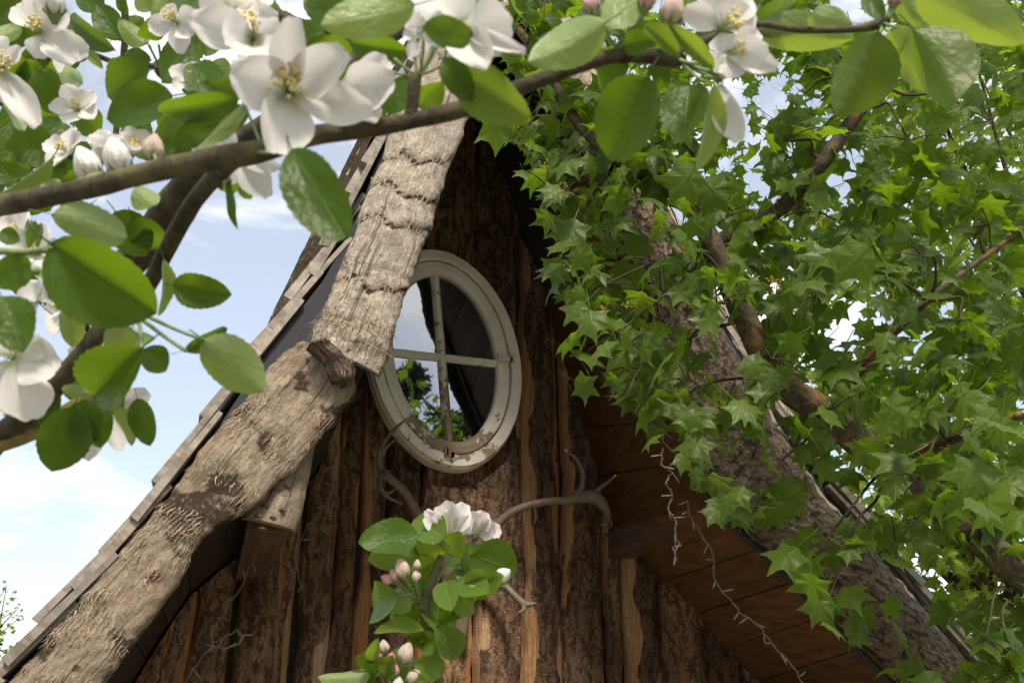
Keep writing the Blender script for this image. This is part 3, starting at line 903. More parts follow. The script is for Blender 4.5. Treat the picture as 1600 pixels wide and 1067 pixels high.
def latch(px, py, dx, dz, name='latch', m=None):
    c = PY(px, py, -.18)
    bag = Bag()
    for (ox, oz, a, b, dpt) in ((0, 0, dx, dz, .02), (-.01, .005, .018, .03, .03), (dx * .6, 0, .014, .02, .026)):
        V, fc, uv = box_data(c + np.array([ox, 0, oz]), (a, 0, 0), (0, dpt, 0), (0, 0, b))
        bag.add(V, fc, uv)
    obj(name, bag.mesh(name, m or M_PAINT, False), win)
latch(783, 561, .075, .016)
latch(698, 712, .035, .05, 'hinge', M_BRASS)

# ================================================================== ANTLERS
ant = thing('antler_trophy', PY(712, 890, -.05), 'pair of brown antlers mounted on bark wall below oval window', 'antlers')
def antler(paths):
    bag = Bag()
    for k, path in enumerate(paths):
        P = [PY(a, b, c) for a, b, c, r in path]
        R = [r * 1.18 for a, b, c, r in path]
        V, fc, uv = tube_data(P, R, 10, 6, .10, 30 + k, 60)
        bag.add(V, fc, uv)
    return obj('antler', bag.mesh('antler', M_ANTLER), ant)
antler([[(690, 880, -.10, .020), (668, 830, -.16, .019), (648, 795, -.22, .017), (632, 768, -.26, .016), (612, 750, -.28, .016), (598, 738, -.29, .016), (592, 718, -.30, .013), (600, 692, -.31, .010), (616, 671, -.32, .007), (637, 653, -.33, .002)],
        [(596, 712, -.30, .010), (604, 698, -.32, .007), (622, 684, -.35, .002)],
        [(602, 738, -.29, .013), (594, 748, -.33, .011), (596, 766, -.36, .009), (610, 779, -.38, .006), (630, 787, -.40, .002)],
        [(598, 768, -.36, .008), (608, 770, -.38, .006), (618, 763, -.40, .002)],
        [(606, 742, -.28, .010), (600, 736, -.32, .008), (612, 736, -.36, .002)]])
antler([[(735, 880, -.10, .020), (752, 848, -.15, .019), (776, 820, -.20, .018), (804, 798, -.24, .016), (845, 785, -.28, .015), (885, 781, -.30, .017), (912, 776, -.31, .024), (932, 778, -.32, .026), (944, 792, -.34, .020), (950, 806, -.36, .014), (947, 817, -.38, .009), (938, 819, -.39, .003)],
        [(898, 778, -.31, .016), (910, 760, -.31, .012), (910, 735, -.32, .010), (900, 716, -.34, .008), (883, 702, -.36, .003)],
        [(926, 776, -.32, .018), (938, 762, -.33, .010), (950, 753, -.34, .007), (962, 743, -.35, .003)]])
antler([[(728, 890, -.10, .018), (765, 905, -.18, .015), (790, 917, -.24, .013), (806, 932, -.28, .012), (818, 943, -.31, .014), (828, 944, -.32, .010), (838, 942, -.34, .003)],
        [(818, 942, -.31, .013), (818, 952, -.32, .009), (811, 957, -.33, .003)]])
for px, py, c, x2, y2, c2 in ((886, 705, -.357, 882, 701, -.362), (959, 745, -.348, 964, 741, -.352)):
    V, fc, uv = tube_data([PY(px, py, c), PY((px + x2) / 2, (py + y2) / 2, (c + c2) / 2), PY(x2, y2, c2)], [.0052, .0042, .001], 8, 3, .02)
    obj('tine_tip', mesh('tine_tip', V, fc, M_ANTTIP), ant)
# skull plate on a shield-like slab behind the blossom
V, fc, uv = tube_data([PY(712, 800, -.06), PY(712, 850, -.10), PY(712, 900, -.12), PY(716, 950, -.13), PY(720, 990, -.13), PY(722, 1000, -.12)], [.03, .06, .07, .05, .03, .01], 14, 5, .10, 4, 20)
obj('skull', mesh('skull', V, fc, M_ANTLER), ant)

# ================================================================== LIGHT STRINGS
def string_light(path, label, seed, nb):
    R = np.random.default_rng(seed)
    P = np.array([PY(a, b, c) for a, b, c in path])
    o = thing('string_light', P[0], label, 'light string', 'dead fairy light strings hanging from the eaves')
    C = catmull(P, 10)
    C = C + np.cumsum(R.normal(0, .0022, C.shape), axis=0) * .6 + R.normal(0, .0016, C.shape)
    bag = Bag()
    ph = np.arange(len(C)) * .9
    for k in (0, 1):
        off = np.stack([np.cos(ph + k * math.pi), np.sin(ph + k * math.pi) * .5, np.sin(ph + k * math.pi)], 1) * .0030
        V, fc, uv = tube_data((C + off)[::2], np.full(len(C[::2]), .0010), 5, 3, .0)
        bag.add(V, fc, uv)
    obj('cord', bag.mesh('cord', M_WIRE), o)
    V, fc, uv = tube_data([(0, 0, 0), (0, 0, .012), (0, 0, .016), (0, 0, .034), (0, 0, .040)], [.0016, .0020, .0030, .0024, .001], 6, 2, 0)
    bm_ = mesh('bulb', V, fc, M_WIRE)
    for k in range(nb):
        i = int((k + .5) / nb * (len(C) - 1))
        d = Vector(nrm(np.array([R.normal(), R.normal() * .5, R.normal() * .8 - .2])))
        obj('bulb', bm_, o, Matrix.Translation(Vector(C[i])) @ d.to_track_quat('Z', 'Y').to_matrix().to_4x4())
YL = -1.16
string_light([(1036, 700, YL), (1032, 725, YL), (1046, 735, YL), (1040, 752, YL), (1050, 770, YL), (1044, 790, YL), (1052, 810, YL), (1050, 838, YL), (1057, 852, YL), (1043, 860, YL), (1046, 884, YL)], 'short twisted light string dangling before the dark eave boards', 4, 11)
string_light([(1074, 780, YL), (1080, 802, YL), (1102, 832, YL), (1122, 868, YL), (1120, 895, YL), (1140, 930, YL), (1165, 955, YL), (1190, 975, YL), (1208, 1002, YL), (1235, 1030, YL), (1262, 1075, YL), (1300, 1150, YL)], 'long slack light string trailing along the dark right soffit', 5, 20)
string_light([(432, 842, -.5), (410, 848, -.5), (396, 872, -.52), (382, 905, -.55), (360, 945, -.58), (335, 985, -.62), (342, 1005, -.62), (372, 990, -.62), (378, 1005, -.62), (352, 1020, -.62), (325, 1018, -.62), (300, 1050, -.64), (270, 1100, -.66)], 'looped light string hanging below the nailed log cap', 6, 18)
string_light([(508, 632, -.2), (520, 680, -.12), (522, 730, -.11), (525, 765, -.11), (505, 800, -.11), (480, 840, -.11), (478, 900, -.11), (486, 918, -.11)], 'thin light string lying against the pale torn boards', 7, 9)

# ================================================================== FOLIAGE SHAPES
def apple_leaf_mesh(seed, m, fold, arch, twist, petiole=.24, blunt=False):
    R = np.random.default_rng(seed)
    nv, nu = 20, 9
    V, UV = [], []
    wv = R.uniform(0, 6)
    for i in range(nv + 1):
        v = i / nv
        hw = 0.5 * (max(0.0, math.sin(math.pi * (v * .945) ** 1.08 if blunt else math.pi * v ** 0.88)) ** 0.60)
        if v > .93 and not blunt:
            hw *= .5 + .5 * (1 - v) / .07
        for j in range(nu):
            u = -1 + 2 * j / (nu - 1)
            e = (1 + (.026 if i % 2 else -.016)) if abs(u) == 1 and 1 < i < nv - 1 else 1
            x = hw * u * e
            z = fold * abs(x) ** 1.25 - arch * v * v + .035 * math.sin(v * 9 + wv + (2 if u > 0 else 0)) * abs(u) ** 1.5 + twist * x * v
            z += .012 * math.sin(v * 44 - abs(u) * 14) * (1 - abs(u)) * min(1, abs(u) * 4)
            V.append((x, v, z))
            UV.append((u, v))
    fc = []
    for i in range(nv):
        for j in range(nu - 1):
            a = i * nu + j
            fc.append((a, a + 1, a + nu + 1, a + nu))
    if petiole:
        n0 = len(V)
        for k in range(4):
            y = .02 - petiole * k / 3
            for (dx, dz) in ((-.013, 0), (.013, 0), (0, -.026)):
                V.append((dx, y, dz - .12 * (k / 3) ** 2 + .004))
                UV.append((0, 0))
        for k in range(3):
            for q in range(3):
                a, b = n0 + k * 3 + q, n0 + k * 3 + (q + 1) % 3
                fc.append((a, a + 3, b + 3, b))
    return mesh('leaf', V, fc, m, True, UV)
LEAVES = {'d': [apple_leaf_mesh(k, M_LEAF, random.uniform(.18, .55), random.uniform(.02, .30), random.uniform(-.35, .35)) for k in range(8)],
          'f': [apple_leaf_mesh(k + 40, M_LEAF, random.uniform(.8, 1.0), random.uniform(.05, .2), 0) for k in range(3)],
          'b': [apple_leaf_mesh(k + 50, M_LEAF, .35, .12, .1, .24, True) for k in range(3)],
          'l': [apple_leaf_mesh(k + 20, M_LEAFL, random.uniform(.2, .6), random.uniform(.02, .28), random.uniform(-.35, .35)) for k in range(8)]}
def petal_mesh(seed, m, cup, curl, wave=.09):
    R = np.random.default_rng(seed)
    nv, nu = 12, 9
    ph = R.uniform(0, 6)
    V, UV = [], []
    for i in range(nv + 1):
        v = i / nv
        hw = .5 * (.10 + .90 * math.sin(math.pi * min(1, v * .98) ** 1.25) ** .75) if v < .97 else .5 * .42
        hw *= 1 if v < .9 else 1
        for j in range(nu):
            u = -1 + 2 * j / (nu - 1)
            vv = v - (.045 * (1 - abs(u)) ** 2 + .05 * u * u) * (v ** 6)
            x = hw * u
            z = cup * (4 * x * x) * .55 + curl * v * v + wave * math.sin(v * 5 + ph + u * 2.2) * abs(u) ** 1.3 + .012 * math.sin(u * 13 + ph) * v
            V.append((x, vv, z))
            UV.append((u, v))
    fc = []
    for i in range(nv):
        for j in range(nu - 1):
            a = i * nu + j
            fc.append((a, a + 1, a + nu + 1, a + nu))
    return mesh('petal', V, fc, m, True, UV)
PETALS = {'w': [petal_mesh(k, M_PETAL, random.uniform(.25, .65), random.uniform(-.12, .25)) for k in range(8)],
          'p': [petal_mesh(k + 30, M_PETALP, random.uniform(.3, .6), random.uniform(.0, .3)) for k in range(5)]}

def frame(B, T, wpx, d, side, roll, zs=None):
    """matrix that lays a unit blade from point B to point T, wide wpx photo pixels at depth d"""
    Y = T - B
    ln = np.linalg.norm(Y)
    Y = Y / ln
    n = nrm(CAM - (B + T) / 2)
    n = nrm(n - Y * (n @ Y))
    if side == 'u':
        n = -n
    X = np.cross(Y, n)
    n2 = n * math.cos(roll) + X * math.sin(roll)
    X2 = np.cross(Y, n2)
    W = wpx * d / F / max(.35, math.cos(roll))
    Zs = zs or (W * .5 + ln * .5)
    return Matrix(((X2[0] * W, Y[0] * ln, n2[0] * Zs, B[0]), (X2[1] * W, Y[1] * ln, n2[1] * Zs, B[1]), (X2[2] * W, Y[2] * ln, n2[2] * Zs, B[2]), (0, 0, 0, 1)))
def put_leaves(tree, txt, d0=.6):
    for ln in txt.strip().splitlines():
        q = ln.split()
        bx, by, tx, ty, wp = map(float, q[:5])
        side = q[5][0]
        kind = q[5][1] if len(q[5]) > 1 else 'd'
        d = float(q[6]) if len(q) > 6 else d0
        roll = float(q[7]) if len(q) > 7 else random.uniform(-.45, .45)
        dt = d + (float(q[8]) if len(q) > 8 else random.uniform(-.05, .05) * d)
        B, T = at(bx, by, d), at(tx, ty, dt)
        obj('leaf', random.choice(LEAVES[kind]), tree, frame(B, T, wp * 1.06, d, side, roll))
def stamen_mesh(seed, n=26):
    R = np.random.default_rng(seed)
    bag = Bag()
    for k in range(n):
        a, r = R.uniform(0, 6.28), R.uniform(.03, .21)
        tip = np.array([math.cos(a) * r, math.sin(a) * r, R.uniform(.32, .46)])
        base = tip * np.array([.25, .25, 0])
        V, fc, uv = tube_data([base, (base + tip) / 2 + (0, 0, .03), tip], [.010, .008, .007], 4, 2, 0)
        bag.add(V, fc, uv)
    fil = bag.mesh('filament', M_FILAMENT)
    R = np.random.default_rng(seed)
    bag = Bag()
    for k in range(n):
        a, r = R.uniform(0, 6.28), R.uniform(.03, .21)
        tip = np.array([math.cos(a) * r, math.sin(a) * r, R.uniform(.32, .46)])
        V, fc, uv = tube_data([tip - (0, 0, .035), tip, tip + (.01, 0, .035)], [.018, .030, .014], 6, 2, .1, k)
        bag.add(V, fc, uv)
    return fil, bag.mesh('stamen', M_STAMEN)
STAMENS = [stamen_mesh(k) for k in range(3)]
def calyx_mesh():
    bag = Bag()
    V, fc, uv = tube_data([(0, 0, -.30), (0, 0, -.16), (0, 0, -.02), (0, 0, .03)], [.04, .10, .085, .03], 10, 3, .03)
    bag.add(V, fc, uv)
    for k in range(5):
        a = k * 1.2566 + .6
        c, s = math.cos(a), math.sin(a)
        bag.add([(-s * .06, c * .06, -.03), (s * .06, -c * .06, -.03), (c * .30, s * .30, -.02)], [(0, 1, 2)])
    V, fc, uv = tube_data([(0, 0, -.28), (.05, 0, -.8), (.16, .05, -1.4)], [.03, .025, .03], 6, 4, .03)
    bag.add(V, fc, uv)
    return bag.mesh('blossom', M_CALYX)
CALYX = calyx_mesh()
def basis(Z, spin=0.0):
    Z = nrm(Z)
    X = nrm(np.cross(up if abs(Z @ up) < .95 else rt, Z))
    Yv = np.cross(Z, X)
    c, s = math.cos(spin), math.sin(spin)
    return X * c + Yv * s, Yv * c - X * s, Z
def mat4(X, Y, Z, o, s=1.0):
    return Matrix(((X[0] * s, Y[0] * s, Z[0] * s, o[0]), (X[1] * s, Y[1] * s, Z[1] * s, o[1]), (X[2] * s, Y[2] * s, Z[2] * s, o[2]), (0, 0, 0, 1)))
def blossom(tree, px, py, d, rad, face, petals=None, kind='w', opening=.3, spin=None, st=True, sts=1.0):
    """rad in photo pixels; face = direction in camera axes (right, up, towards camera)"""
    c = at(px, py, d)
    R = rad * d / F
    Zw = nrm(rt * face[0] + up * face[1] - fw * face[2])
    spin = random.uniform(0, 6) if spin is None else spin
    X, Y, Z = basis(Zw, spin)
    b = obj('blossom', CALYX, tree, mat4(X, Y, Z, c, R * .62))
    if petals:
        for (tx, ty, wp, *o) in petals:
            T = at(tx, ty, d + (o[0] if o else -.10 * rad * d / F))
            B = c + nrm(T - c) * R * .06
            side = o[1] if len(o) > 1 else 't'
            roll = o[2] if len(o) > 2 else random.uniform(-.25, .25)
            obj('petal', random.choice(PETALS[kind]), b, frame(B, T, wp, d, side, roll))
    else:
        for k in range(5):
            a = k * 2 * math.pi / 5 + random.uniform(-.12, .12)
            rd = X * math.cos(a) + Y * math.sin(a)
            op = opening + random.uniform(-.15, .2)
            yv = nrm(rd * math.cos(op) + Z * math.sin(op))
            zv = nrm(Z * math.cos(op) - rd * math.sin(op))
            xv = np.cross(yv, zv)
            ln = R * random.uniform(.9, 1.1)
            wv = R * random.uniform(.70, .90)
            o3 = c + rd * R * .05
            obj('petal', random.choice(PETALS[kind]), b, Matrix(((xv[0] * wv, yv[0] * ln, zv[0] * R * .8, o3[0]), (xv[1] * wv, yv[1] * ln, zv[1] * R * .8, o3[1]), (xv[2] * wv, yv[2] * ln, zv[2] * R * .8, o3[2]), (0, 0, 0, 1))))
    if st:
        fl, sm_ = random.choice(STAMENS)
        M4 = mat4(X, Y, Z, c, R * 1.15 * sts)
        obj('filament', fl, b, M4)
        obj('stamen', sm_, b, M4)
    return b
def bud_mesh(m, seed):
    bag = Bag()
    R = np.random.default_rng(seed)
    nv, nu = 10, 14
    V, UV, fc = [], [], []
    for i in range(nv + 1):
        v = i / nv
        r = .5 * math.sin(math.pi * (v * .93 + .035)) ** .8 * (1.06 - .32 * v)
        for j in range(nu):
            a = 2 * math.pi * j / nu
            rr_ = r * (1 + .10 * math.sin(2.5 * a + v * 3 + seed) + .05 * math.sin(5 * a - v * 4))
            V.append((math.cos(a) * rr_, math.sin(a) * rr_, v * 1.25))
            UV.append((j / nu, v))
    for i in range(nv):
        for j in range(nu):
            fc.append((i * nu + j, i * nu + (j + 1) % nu, (i + 1) * nu + (j + 1) % nu, (i + 1) * nu + j))
    return mesh('bud', V, fc, m, True, UV)
BUDS = {'c': [bud_mesh(M_BUD, k) for k in range(3)], 'p': [bud_mesh(M_BUDP, k + 4) for k in range(2)], 'w': [bud_mesh(M_PETAL, k + 8) for k in range(3)]}
def sepals_mesh():
    bag = Bag()
    V, fc, uv = tube_data([(0, 0, -.35), (0, 0, -.15), (0, 0, .05), (0, 0, .16)], [.10, .22, .30, .18], 10, 3, .03)
    bag.add(V, fc, uv)
    for k in range(5):
        a = k * 1.2566
        c, s = math.cos(a), math.sin(a)
        bag.add([(c * .25 - s * .14, s * .25 + c * .14, .0), (c * .25 + s * .14, s * .25 - c * .14, .0), (c * .56, s * .56, .30), (c * .48, s * .48, .62)], [(0, 1, 2), (0, 2, 3)])
    return bag.mesh('calyx', M_CALYX)
SEPALS = sepals_mesh()
def bud(tree, px, py, d, rad, axis, kind, base=None):
    Zw = nrm(rt * axis[0] + up * axis[1] - fw * axis[2])
    X, Y, Z = basis(Zw, random.uniform(0, 6))
    R = rad * 2 * d / F
    c = at(px, py, d) - Z * R * .6
    b = obj('bud', random.choice(BUDS[kind]), tree, mat4(X, Y, Z, c, R))
    obj('calyx', SEPALS, b, mat4(X, Y, Z, c, R * .85))
    if base:
        P = at(*base)
        e = c - Z * R * .25
        V, fc, uv = tube_data([P, (P + e) / 2 - Z * R * .15, e], [.0011, .0010, .0013], 6, 4, 0)
        obj('pedicel', mesh('pedicel', V, fc, M_CALYX, True, uv), b)
def branch(tree, path, m=None, name='branch', n=12, rough=.13, freq=60, seed=0, sub=8):
    P, R = [], []
    for q in path:
        if len(q) == 4:
            P.append(at(q[0], q[1], q[2]))
            R.append(q[3] * q[2] / F * .92)
        else:
            P.append(np.array(q[:3]))
            R.append(q[3] if len(q) > 3 else .02)
    V, fc, uv = tube_data(P, R, n, sub, rough, seed, freq)
    return obj(name, mesh(name, V, fc, m or M_APPLEBARK, True, uv), tree)
def W3(p, r):
    return (p[0], p[1], p[2], r, 0)

# ================================================================== APPLE TREE (foreground)
apple = thing('apple_tree', (-1.35, -3.5, 0), 'blossoming apple tree with white flowers on arching branches close by', 'tree')
branch(apple, [(-260, 360, .62, 24), (-60, 328, .56, 19), (0, 321, .54, 18), (120, 298, .50, 18), (240, 268, .46, 19), (340, 247, .43, 20), (400, 238, .42, 20), (480, 214, .42, 17), (560, 203, .42, 16), (640, 190, .43, 15), (740, 165, .44, 15), (850, 123, .45, 13), (960, 88, .46, 13), (1050, 92, .47, 14), (1062, 94, .47, 9)], seed=1)
branch(apple, [(1040, 92, .47, 9), (1110, 60, .49, 7), (1180, 38, .50, 6), (1250, 47, .50, 6), (1330, 46, .50, 6.5), (1372, 38, .50, 9), (1388, 30, .50, 7)], seed=2, n=10)
branch(apple, [(-220, 850, .66, 34), (-60, 740, .62, 24), (0, 682, .60, 20), (70, 620, .58, 18), (120, 565, .57, 17), (160, 515, .57, 16), (212, 488, .57, 14), (240, 470, .57, 8)], seed=3)
branch(apple, [(224, 462, .60, 14), (262, 388, .58, 15), (300, 320, .55, 15), (342, 270, .50, 15), (380, 243, .45, 14)], seed=4)
branch(apple, [(90, 470, .78, 28), (190, 420, .74, 27), (232, 372, .70, 26), (270, 312, .66, 24), (320, 262, .62, 20), (420, 190, .6, 16), (560, 90, .62, 13), (640, 40, .64, 10), (700, -20, .66, 8)], seed=5)
branch(apple, [(-80, 700, .62, 26), (0, 690, .60, 17), (60, 670, .60, 16), (110, 640, .6, 14), (150, 610, .6, 9)], twig_mat('mossy_bark', (.10, .085, .03), (.26, .21, .075), (.20, .19, .06), 60), seed=6)
branch(apple, [(90, 60, .85, 5), (180, 98, .82, 4.5), (240, 104, .8, 5.5), (250, 112, .8, 7), (256, 126, .8, 3)], seed=7, n=8)
branch(apple, [(185, -30, .9, 6), (196, 30, .9, 6), (192, 100, .9, 5.5), (182, 200, .9, 5), (170, 300, .9, 4)], seed=8, n=8)
branch(apple, [(-40, 120, .8, 10), (30, 180, .8, 9), (75, 222, .78, 8), (112, 245, .76, 6)], seed=9, n=8)
branch(apple, [(640, 190, .43, 12), (645, 160, .43, 11), (648, 130, .43, 12), (652, 116, .43, 9)], seed=10, n=10)
branch(apple, [(330, -20, .7, 9), (480, 40, .68, 9), (600, 60, .7, 8), (760, -10, .75, 8)], seed=11, n=8)
branch(apple, [(133, 515, .57, 9), (128, 495, .565, 9), (124, 480, .56, 7)], seed=12, n=8)
root = at(-260, 360, .62)
r2 = at(-220, 850, .66)
branch(apple, [W3((-1.35, -3.5, -.1), .085), W3((-1.30, -3.5, .6), .075), W3((-1.15, -3.6, 1.15), .06), W3(r2, .015)], name='trunk', seed=13, freq=14)
branch(apple, [W3((-1.15, -3.6, 1.15), .05), W3((-.95, -3.6, 1.6), .035), W3(root, .010)], name='limb', seed=14, freq=20)

# base x,y -> tip x,y, width (photo px), side t=upper u=under + kind d/l, depth, roll
put_leaves(apple, """
190 62 148 6 40 td .82
108 30 160 74 36 td .8
122 66 161 108 17 ul .78 .2
62 112 92 178 56 td .84
95 100 125 140 30 ul .82
115 168 160 213 42 td .76
235 110 157 150 58 td .64 .5
270 150 158 182 66 td .60 .35
300 64 254 128 54 td .74
236 95 194 86 30 td .72
230 70 186 36 32 ul .72
228 62 246 26 36 td .72
266 8 234 22 32 ul .74
200 22 182 -4 14 td .8
215 18 240 -20 30 ul .8
34 42 -12 62 24 ul .8
60 95 14 130 46 td .86
10 95 64 140 46 td .88
28 160 4 245 40 td .74
4 150 40 206 22 ul .7
82 225 10 236 58 td .72
6 250 50 270 32 td .7
84 244 6 306 15 ul .54 .9
170 272 112 288 18 ul .52
96 283 58 302 20 ul .55
212 292 244 328 38 ul .52
82 335 202 372 58 ul .50 .3
78 380 244 494 118 tf .42 .25 .02
55 345 44 388 15 ud .6
64 348 58 388 9 td .6
50 344 44 384 16 ul .62
0 362 30 378 26 td .6
2 462 34 546 66 td .42
48 412 -18 440 48 td .44
58 424 90 442 20 ul .46 .6
108 482 114 542 36 ul .52
134 492 216 486 26 ul .52 .8
206 512 168 546 52 ul .54
216 520 236 546 30 ul .54
222 543 132 628 88 tf .45 .2
223 546 260 580 42 td .5
288 547 364 514 28 td .50
318 531 412 612 76 ul .50 .2
270 446 362 461 52 td .54
256 404 258 490 20 ul .54 .9
88 608 46 668 36 td .58
116 636 82 738 74 td .55
128 626 136 698 52 td .56
148 632 156 700 46 td .57
180 636 212 692 26 ul .56 .7
214 622 234 697 38 td .56
96 606 146 616 20 ul .54
376 154 236 180 46 td .44
388 172 268 226 52 td .46
386 158 308 238 24 ul .44 .7
378 150 318 130 28 td .5
455 231 530 367 82 tb .38 .25 -.02
352 262 358 308 32 td .5
360 278 366 357 15 td .5 .9
372 276 392 314 22 td .52
648 8 500 42 66 ul .38 .2
640 82 540 70 44 td .46
620 128 558 178 52 td .47
660 44 746 62 46 td .38
692 92 738 156 42 td .40
712 112 826 186 76 tl .41 .2
642 122 608 178 44 td .45
690 128 650 170 40 td .46
946 36 828 102 70 ul .42 .2
942 44 856 72 34 td .44
1012 118 948 252 100 td .44 .25
984 98 930 142 48 td .46
1076 132 1064 218 70 td .46 .2
1116 128 1104 262 26 ul .45 .8
1004 40 1068 84 30 tl .43
1044 40 1118 108 26 tl .43
955 46 988 -24 54 ul .45
975 72 1020 60 36 td .45
1172 42 1250 8 54 td .52
1186 46 1332 60 62 ul .52
1332 36 1250 26 40 ul .52
1372 50 1310 182 92 uf .47 .3
1392 48 1452 134 66 ul .48 .3
1428 48 1506 162 88 uf .46 .3
1440 -14 1594 64 88 ul .48 .2
1404 0 1444 36 36 ul .5
1380 30 1352 -20 30 td .5
560 40 470 -10 60 td .6
480 70 560 100 60 td .62
500 40 460 90 50 td .66
600 90 540 130 60 td .62
560 150 500 110 60 td .6
420 30 480 70 50 td .7
300 100 340 150 50 td .66
330 150 280 190 50 td .66
430 0 380 40 44 td .72
700 10 760 -30 40 td .6
30 0 -20 30 50 td .9
10 60 60 20 50 td .95
40 200 90 170 60 td .95
100 190 60 230 50 td .9
30 280 80 330 50 td .8
0 200 40 260 50 td .9
120 215 70 260 40 td .9
290 190 240 240 50 td .7
250 230 310 260 44 td .7
330 200 350 240 44 td .7
180 330 230 400 60 td .62
140 320 100 350 50 td .6
210 340 250 390 50 td .62
160 20 120 -20 40 td .9
80 110 130 60 40 td .95
320 30 270 70 40 td .8
20 420 60 470 40 td .62
160 470 120 440 36 td .6
150 600 190 640 60 td .6
100 570 150 630 50 td .6
10 600 60 660 60 td .6
""", .6)
RA = np.random.default_rng(77)
extra = []
while len(extra) < 70:
    x, y = RA.uniform(-40, 340), RA.uniform(-30, 330)
    if ((x - 140) / 42) ** 2 + ((y - 130) / 80) ** 2 < 1 or y > 330 - .45 * x or (x > 100 and y > 250):
        continue
    a = RA.uniform(0, 6.28)
    l = RA.uniform(40, 70)
    extra.append('%.0f %.0f %.0f %.0f %.0f %s %.2f' % (x, y, x + math.cos(a) * l, y + math.sin(a) * l * .8, l * RA.uniform(.5, .75), RA.choice(['td', 'td', 'ud']), RA.uniform(.9, 1.25)))
put_leaves(apple, '\n'.join(extra))
blossom(apple, 452, 146, .40, 105, (.12, .12, 1), [(438, 241, 84, -.02), (360, 112, 84, -.03), (458, 20, 56, -.03), (541, 76, 70, -.025), (592, 176, 66, -.02)], spin=.4, sts=1.15)
blossom(apple, 528, 138, .425, 95, (.5, .1, .8), [(622, 124, 74, -.01), (596, 188, 50, -.01), (606, 92, 50, .01)], st=False)
blossom(apple, 396, 62, .44, 85, (.0, .45, .9), [(298, 30, 66, -.02), (336, 92, 88, -.04), (418, 116, 70, -.04), (436, 40, 50, -.01), (380, 0, 60, .02)], spin=1.0)
blossom(apple, 362, 20, .46, 70, (0, .8, .4), [(330, -40, 66, -.02), (372, -50, 70, .0), (436, 26, 34, 0), (416, -20, 54, .02)])
blossom(apple, 62, 50, .70, 60, (.1, .25, 1), [(22, 8, 46), (58, -12, 44), (104, 10, 46), (118, 96, 50), (62, 92, 40)], spin=.2)
blossom(apple, 90, 70, .72, 55, (.5, -.2, .8), [(138, 82, 44), (96, 118, 18), (118, 54, 36)], st=False)
blossom(apple, 2, 108, .6, 70, (.4, .1, .9), [(30, 70, 22), (-30, 60, 60), (14, 160, 56), (62, 202, 46), (-40, 150, 60)])
blossom(apple, 276, 36, .60, 46, (-.3, .3, .8), [(232, 42, 34), (282, 84, 34), (256, 10, 34), (312, 22, 40), (300, 60, 34)])
blossom(apple, 300, 128, .66, 34, (.1, .3, .9))
blossom(apple, 122, 172, .72, 40, (.2, .3, .9))
blossom(apple, 160, 250, .58, 46, (.2, .7, .5), opening=1.0, st=False)
blossom(apple, 108, 238, .66, 44, (-.3, .4, .8))
blossom(apple, 208, 240, .6, 44, (.3, .6, .6), opening=.9)
blossom(apple, 370, 250, .50, 60, (.3, -.7, .5), [(420, 308, 50), (444, 262, 28), (330, 206, 54), (352, 290, 26), (300, 232, 40)], st=False)
blossom(apple, 20, 560, .46, 80, (.2, -.2, 1), [(92, 585, 76), (50, 660, 76), (-40, 640, 90), (-20, 500, 80), (70, 520, 50)], st=False)
blossom(apple, 112, 478, .6, 50, (-.4, .2, .7))
blossom(apple, 60, 470, .56, 60, (.1, .4, .8), [(96, 448, 36), (40, 440, 40), (20, 500, 40)], st=False)
blossom(apple, 150, 545, .64, 40, (.1, -.3, .8))
blossom(apple, 180, 640, .62, 50, (.3, -.8, .3), [(188, 706, 32), (132, 722, 26), (232, 612, 40), (210, 640, 30)], st=False)
blossom(apple, 60, 395, .62, 44, (.1, .3, .8))
blossom(apple, 30, 365, .66, 40, (-.1, .3, .8))
blossom(apple, 714, 42, .40, 84, (.4, .4, .7), [(806, 42, 92, -.01), (824, 82, 26, -.02), (770, 104, 64, -.02), (716, -36, 80, 0), (672, -10, 70, .01), (660, 60, 34, .0)], st=False)
blossom(apple, 652, 60, .43, 50, (-.1, .8, .4), [(646, 14, 40), (690, 10, 44), (630, 50, 22), (640, 90, 22)], st=False)
blossom(apple, 1128, 46, .47, 76, (.5, .2, .8), [(1108, -6, 60), (1170, -14, 56), (1134, 84, 46), (1182, 20, 52), (1066, 14, 44)], spin=.8)
blossom(apple, 1136, 84, .46, 70, (.6, .0, .7), [(1206, 76, 52, -.02), (1218, 106, 38, -.01), (1160, 122, 44), (1190, 50, 40), (1110, 110, 40)])
blossom(apple, 1126, 128, .46, 64, (.2, -.8, .4), [(1154, 224, 44, .0), (1122, 170, 34), (1144, 84, 40)], st=False)
for (x, y, d, r, ax, k, bs) in ((1052, 16, .46, 20, (.3, .9, .1), 'c', (990, 84, .47)), (924, 6, .46, 14, (-.2, 1, 0), 'p', (952, 72, .47)), (1010, -2, .46, 16, (.2, 1, 0), 'p', (962, 74, .47)),
                             (182, 246, .52, 24, (-.25, 1, .1), 'w', (196, 285, .5)), (136, 258, .53, 24, (-.4, .9, .1), 'w', (170, 285, .5)), (240, 232, .5, 18, (.1, 1, 0), 'c', (230, 262, .47)),
                             (84, 2, .68, 20, (0, 1, .1), 'w', None), (700, 8, .44, 20, (.1, 1, 0), 'w', (655, 120, .43)), (1398, -4, .5, 12, (.1, 1, 0), 'p', (1376, 38, .5)), (1120, 20, .5, 20, (.2, 1, 0), 'w', (1060, 90, .47))):
    bud(apple, x, y, d, r, ax, k, bs)
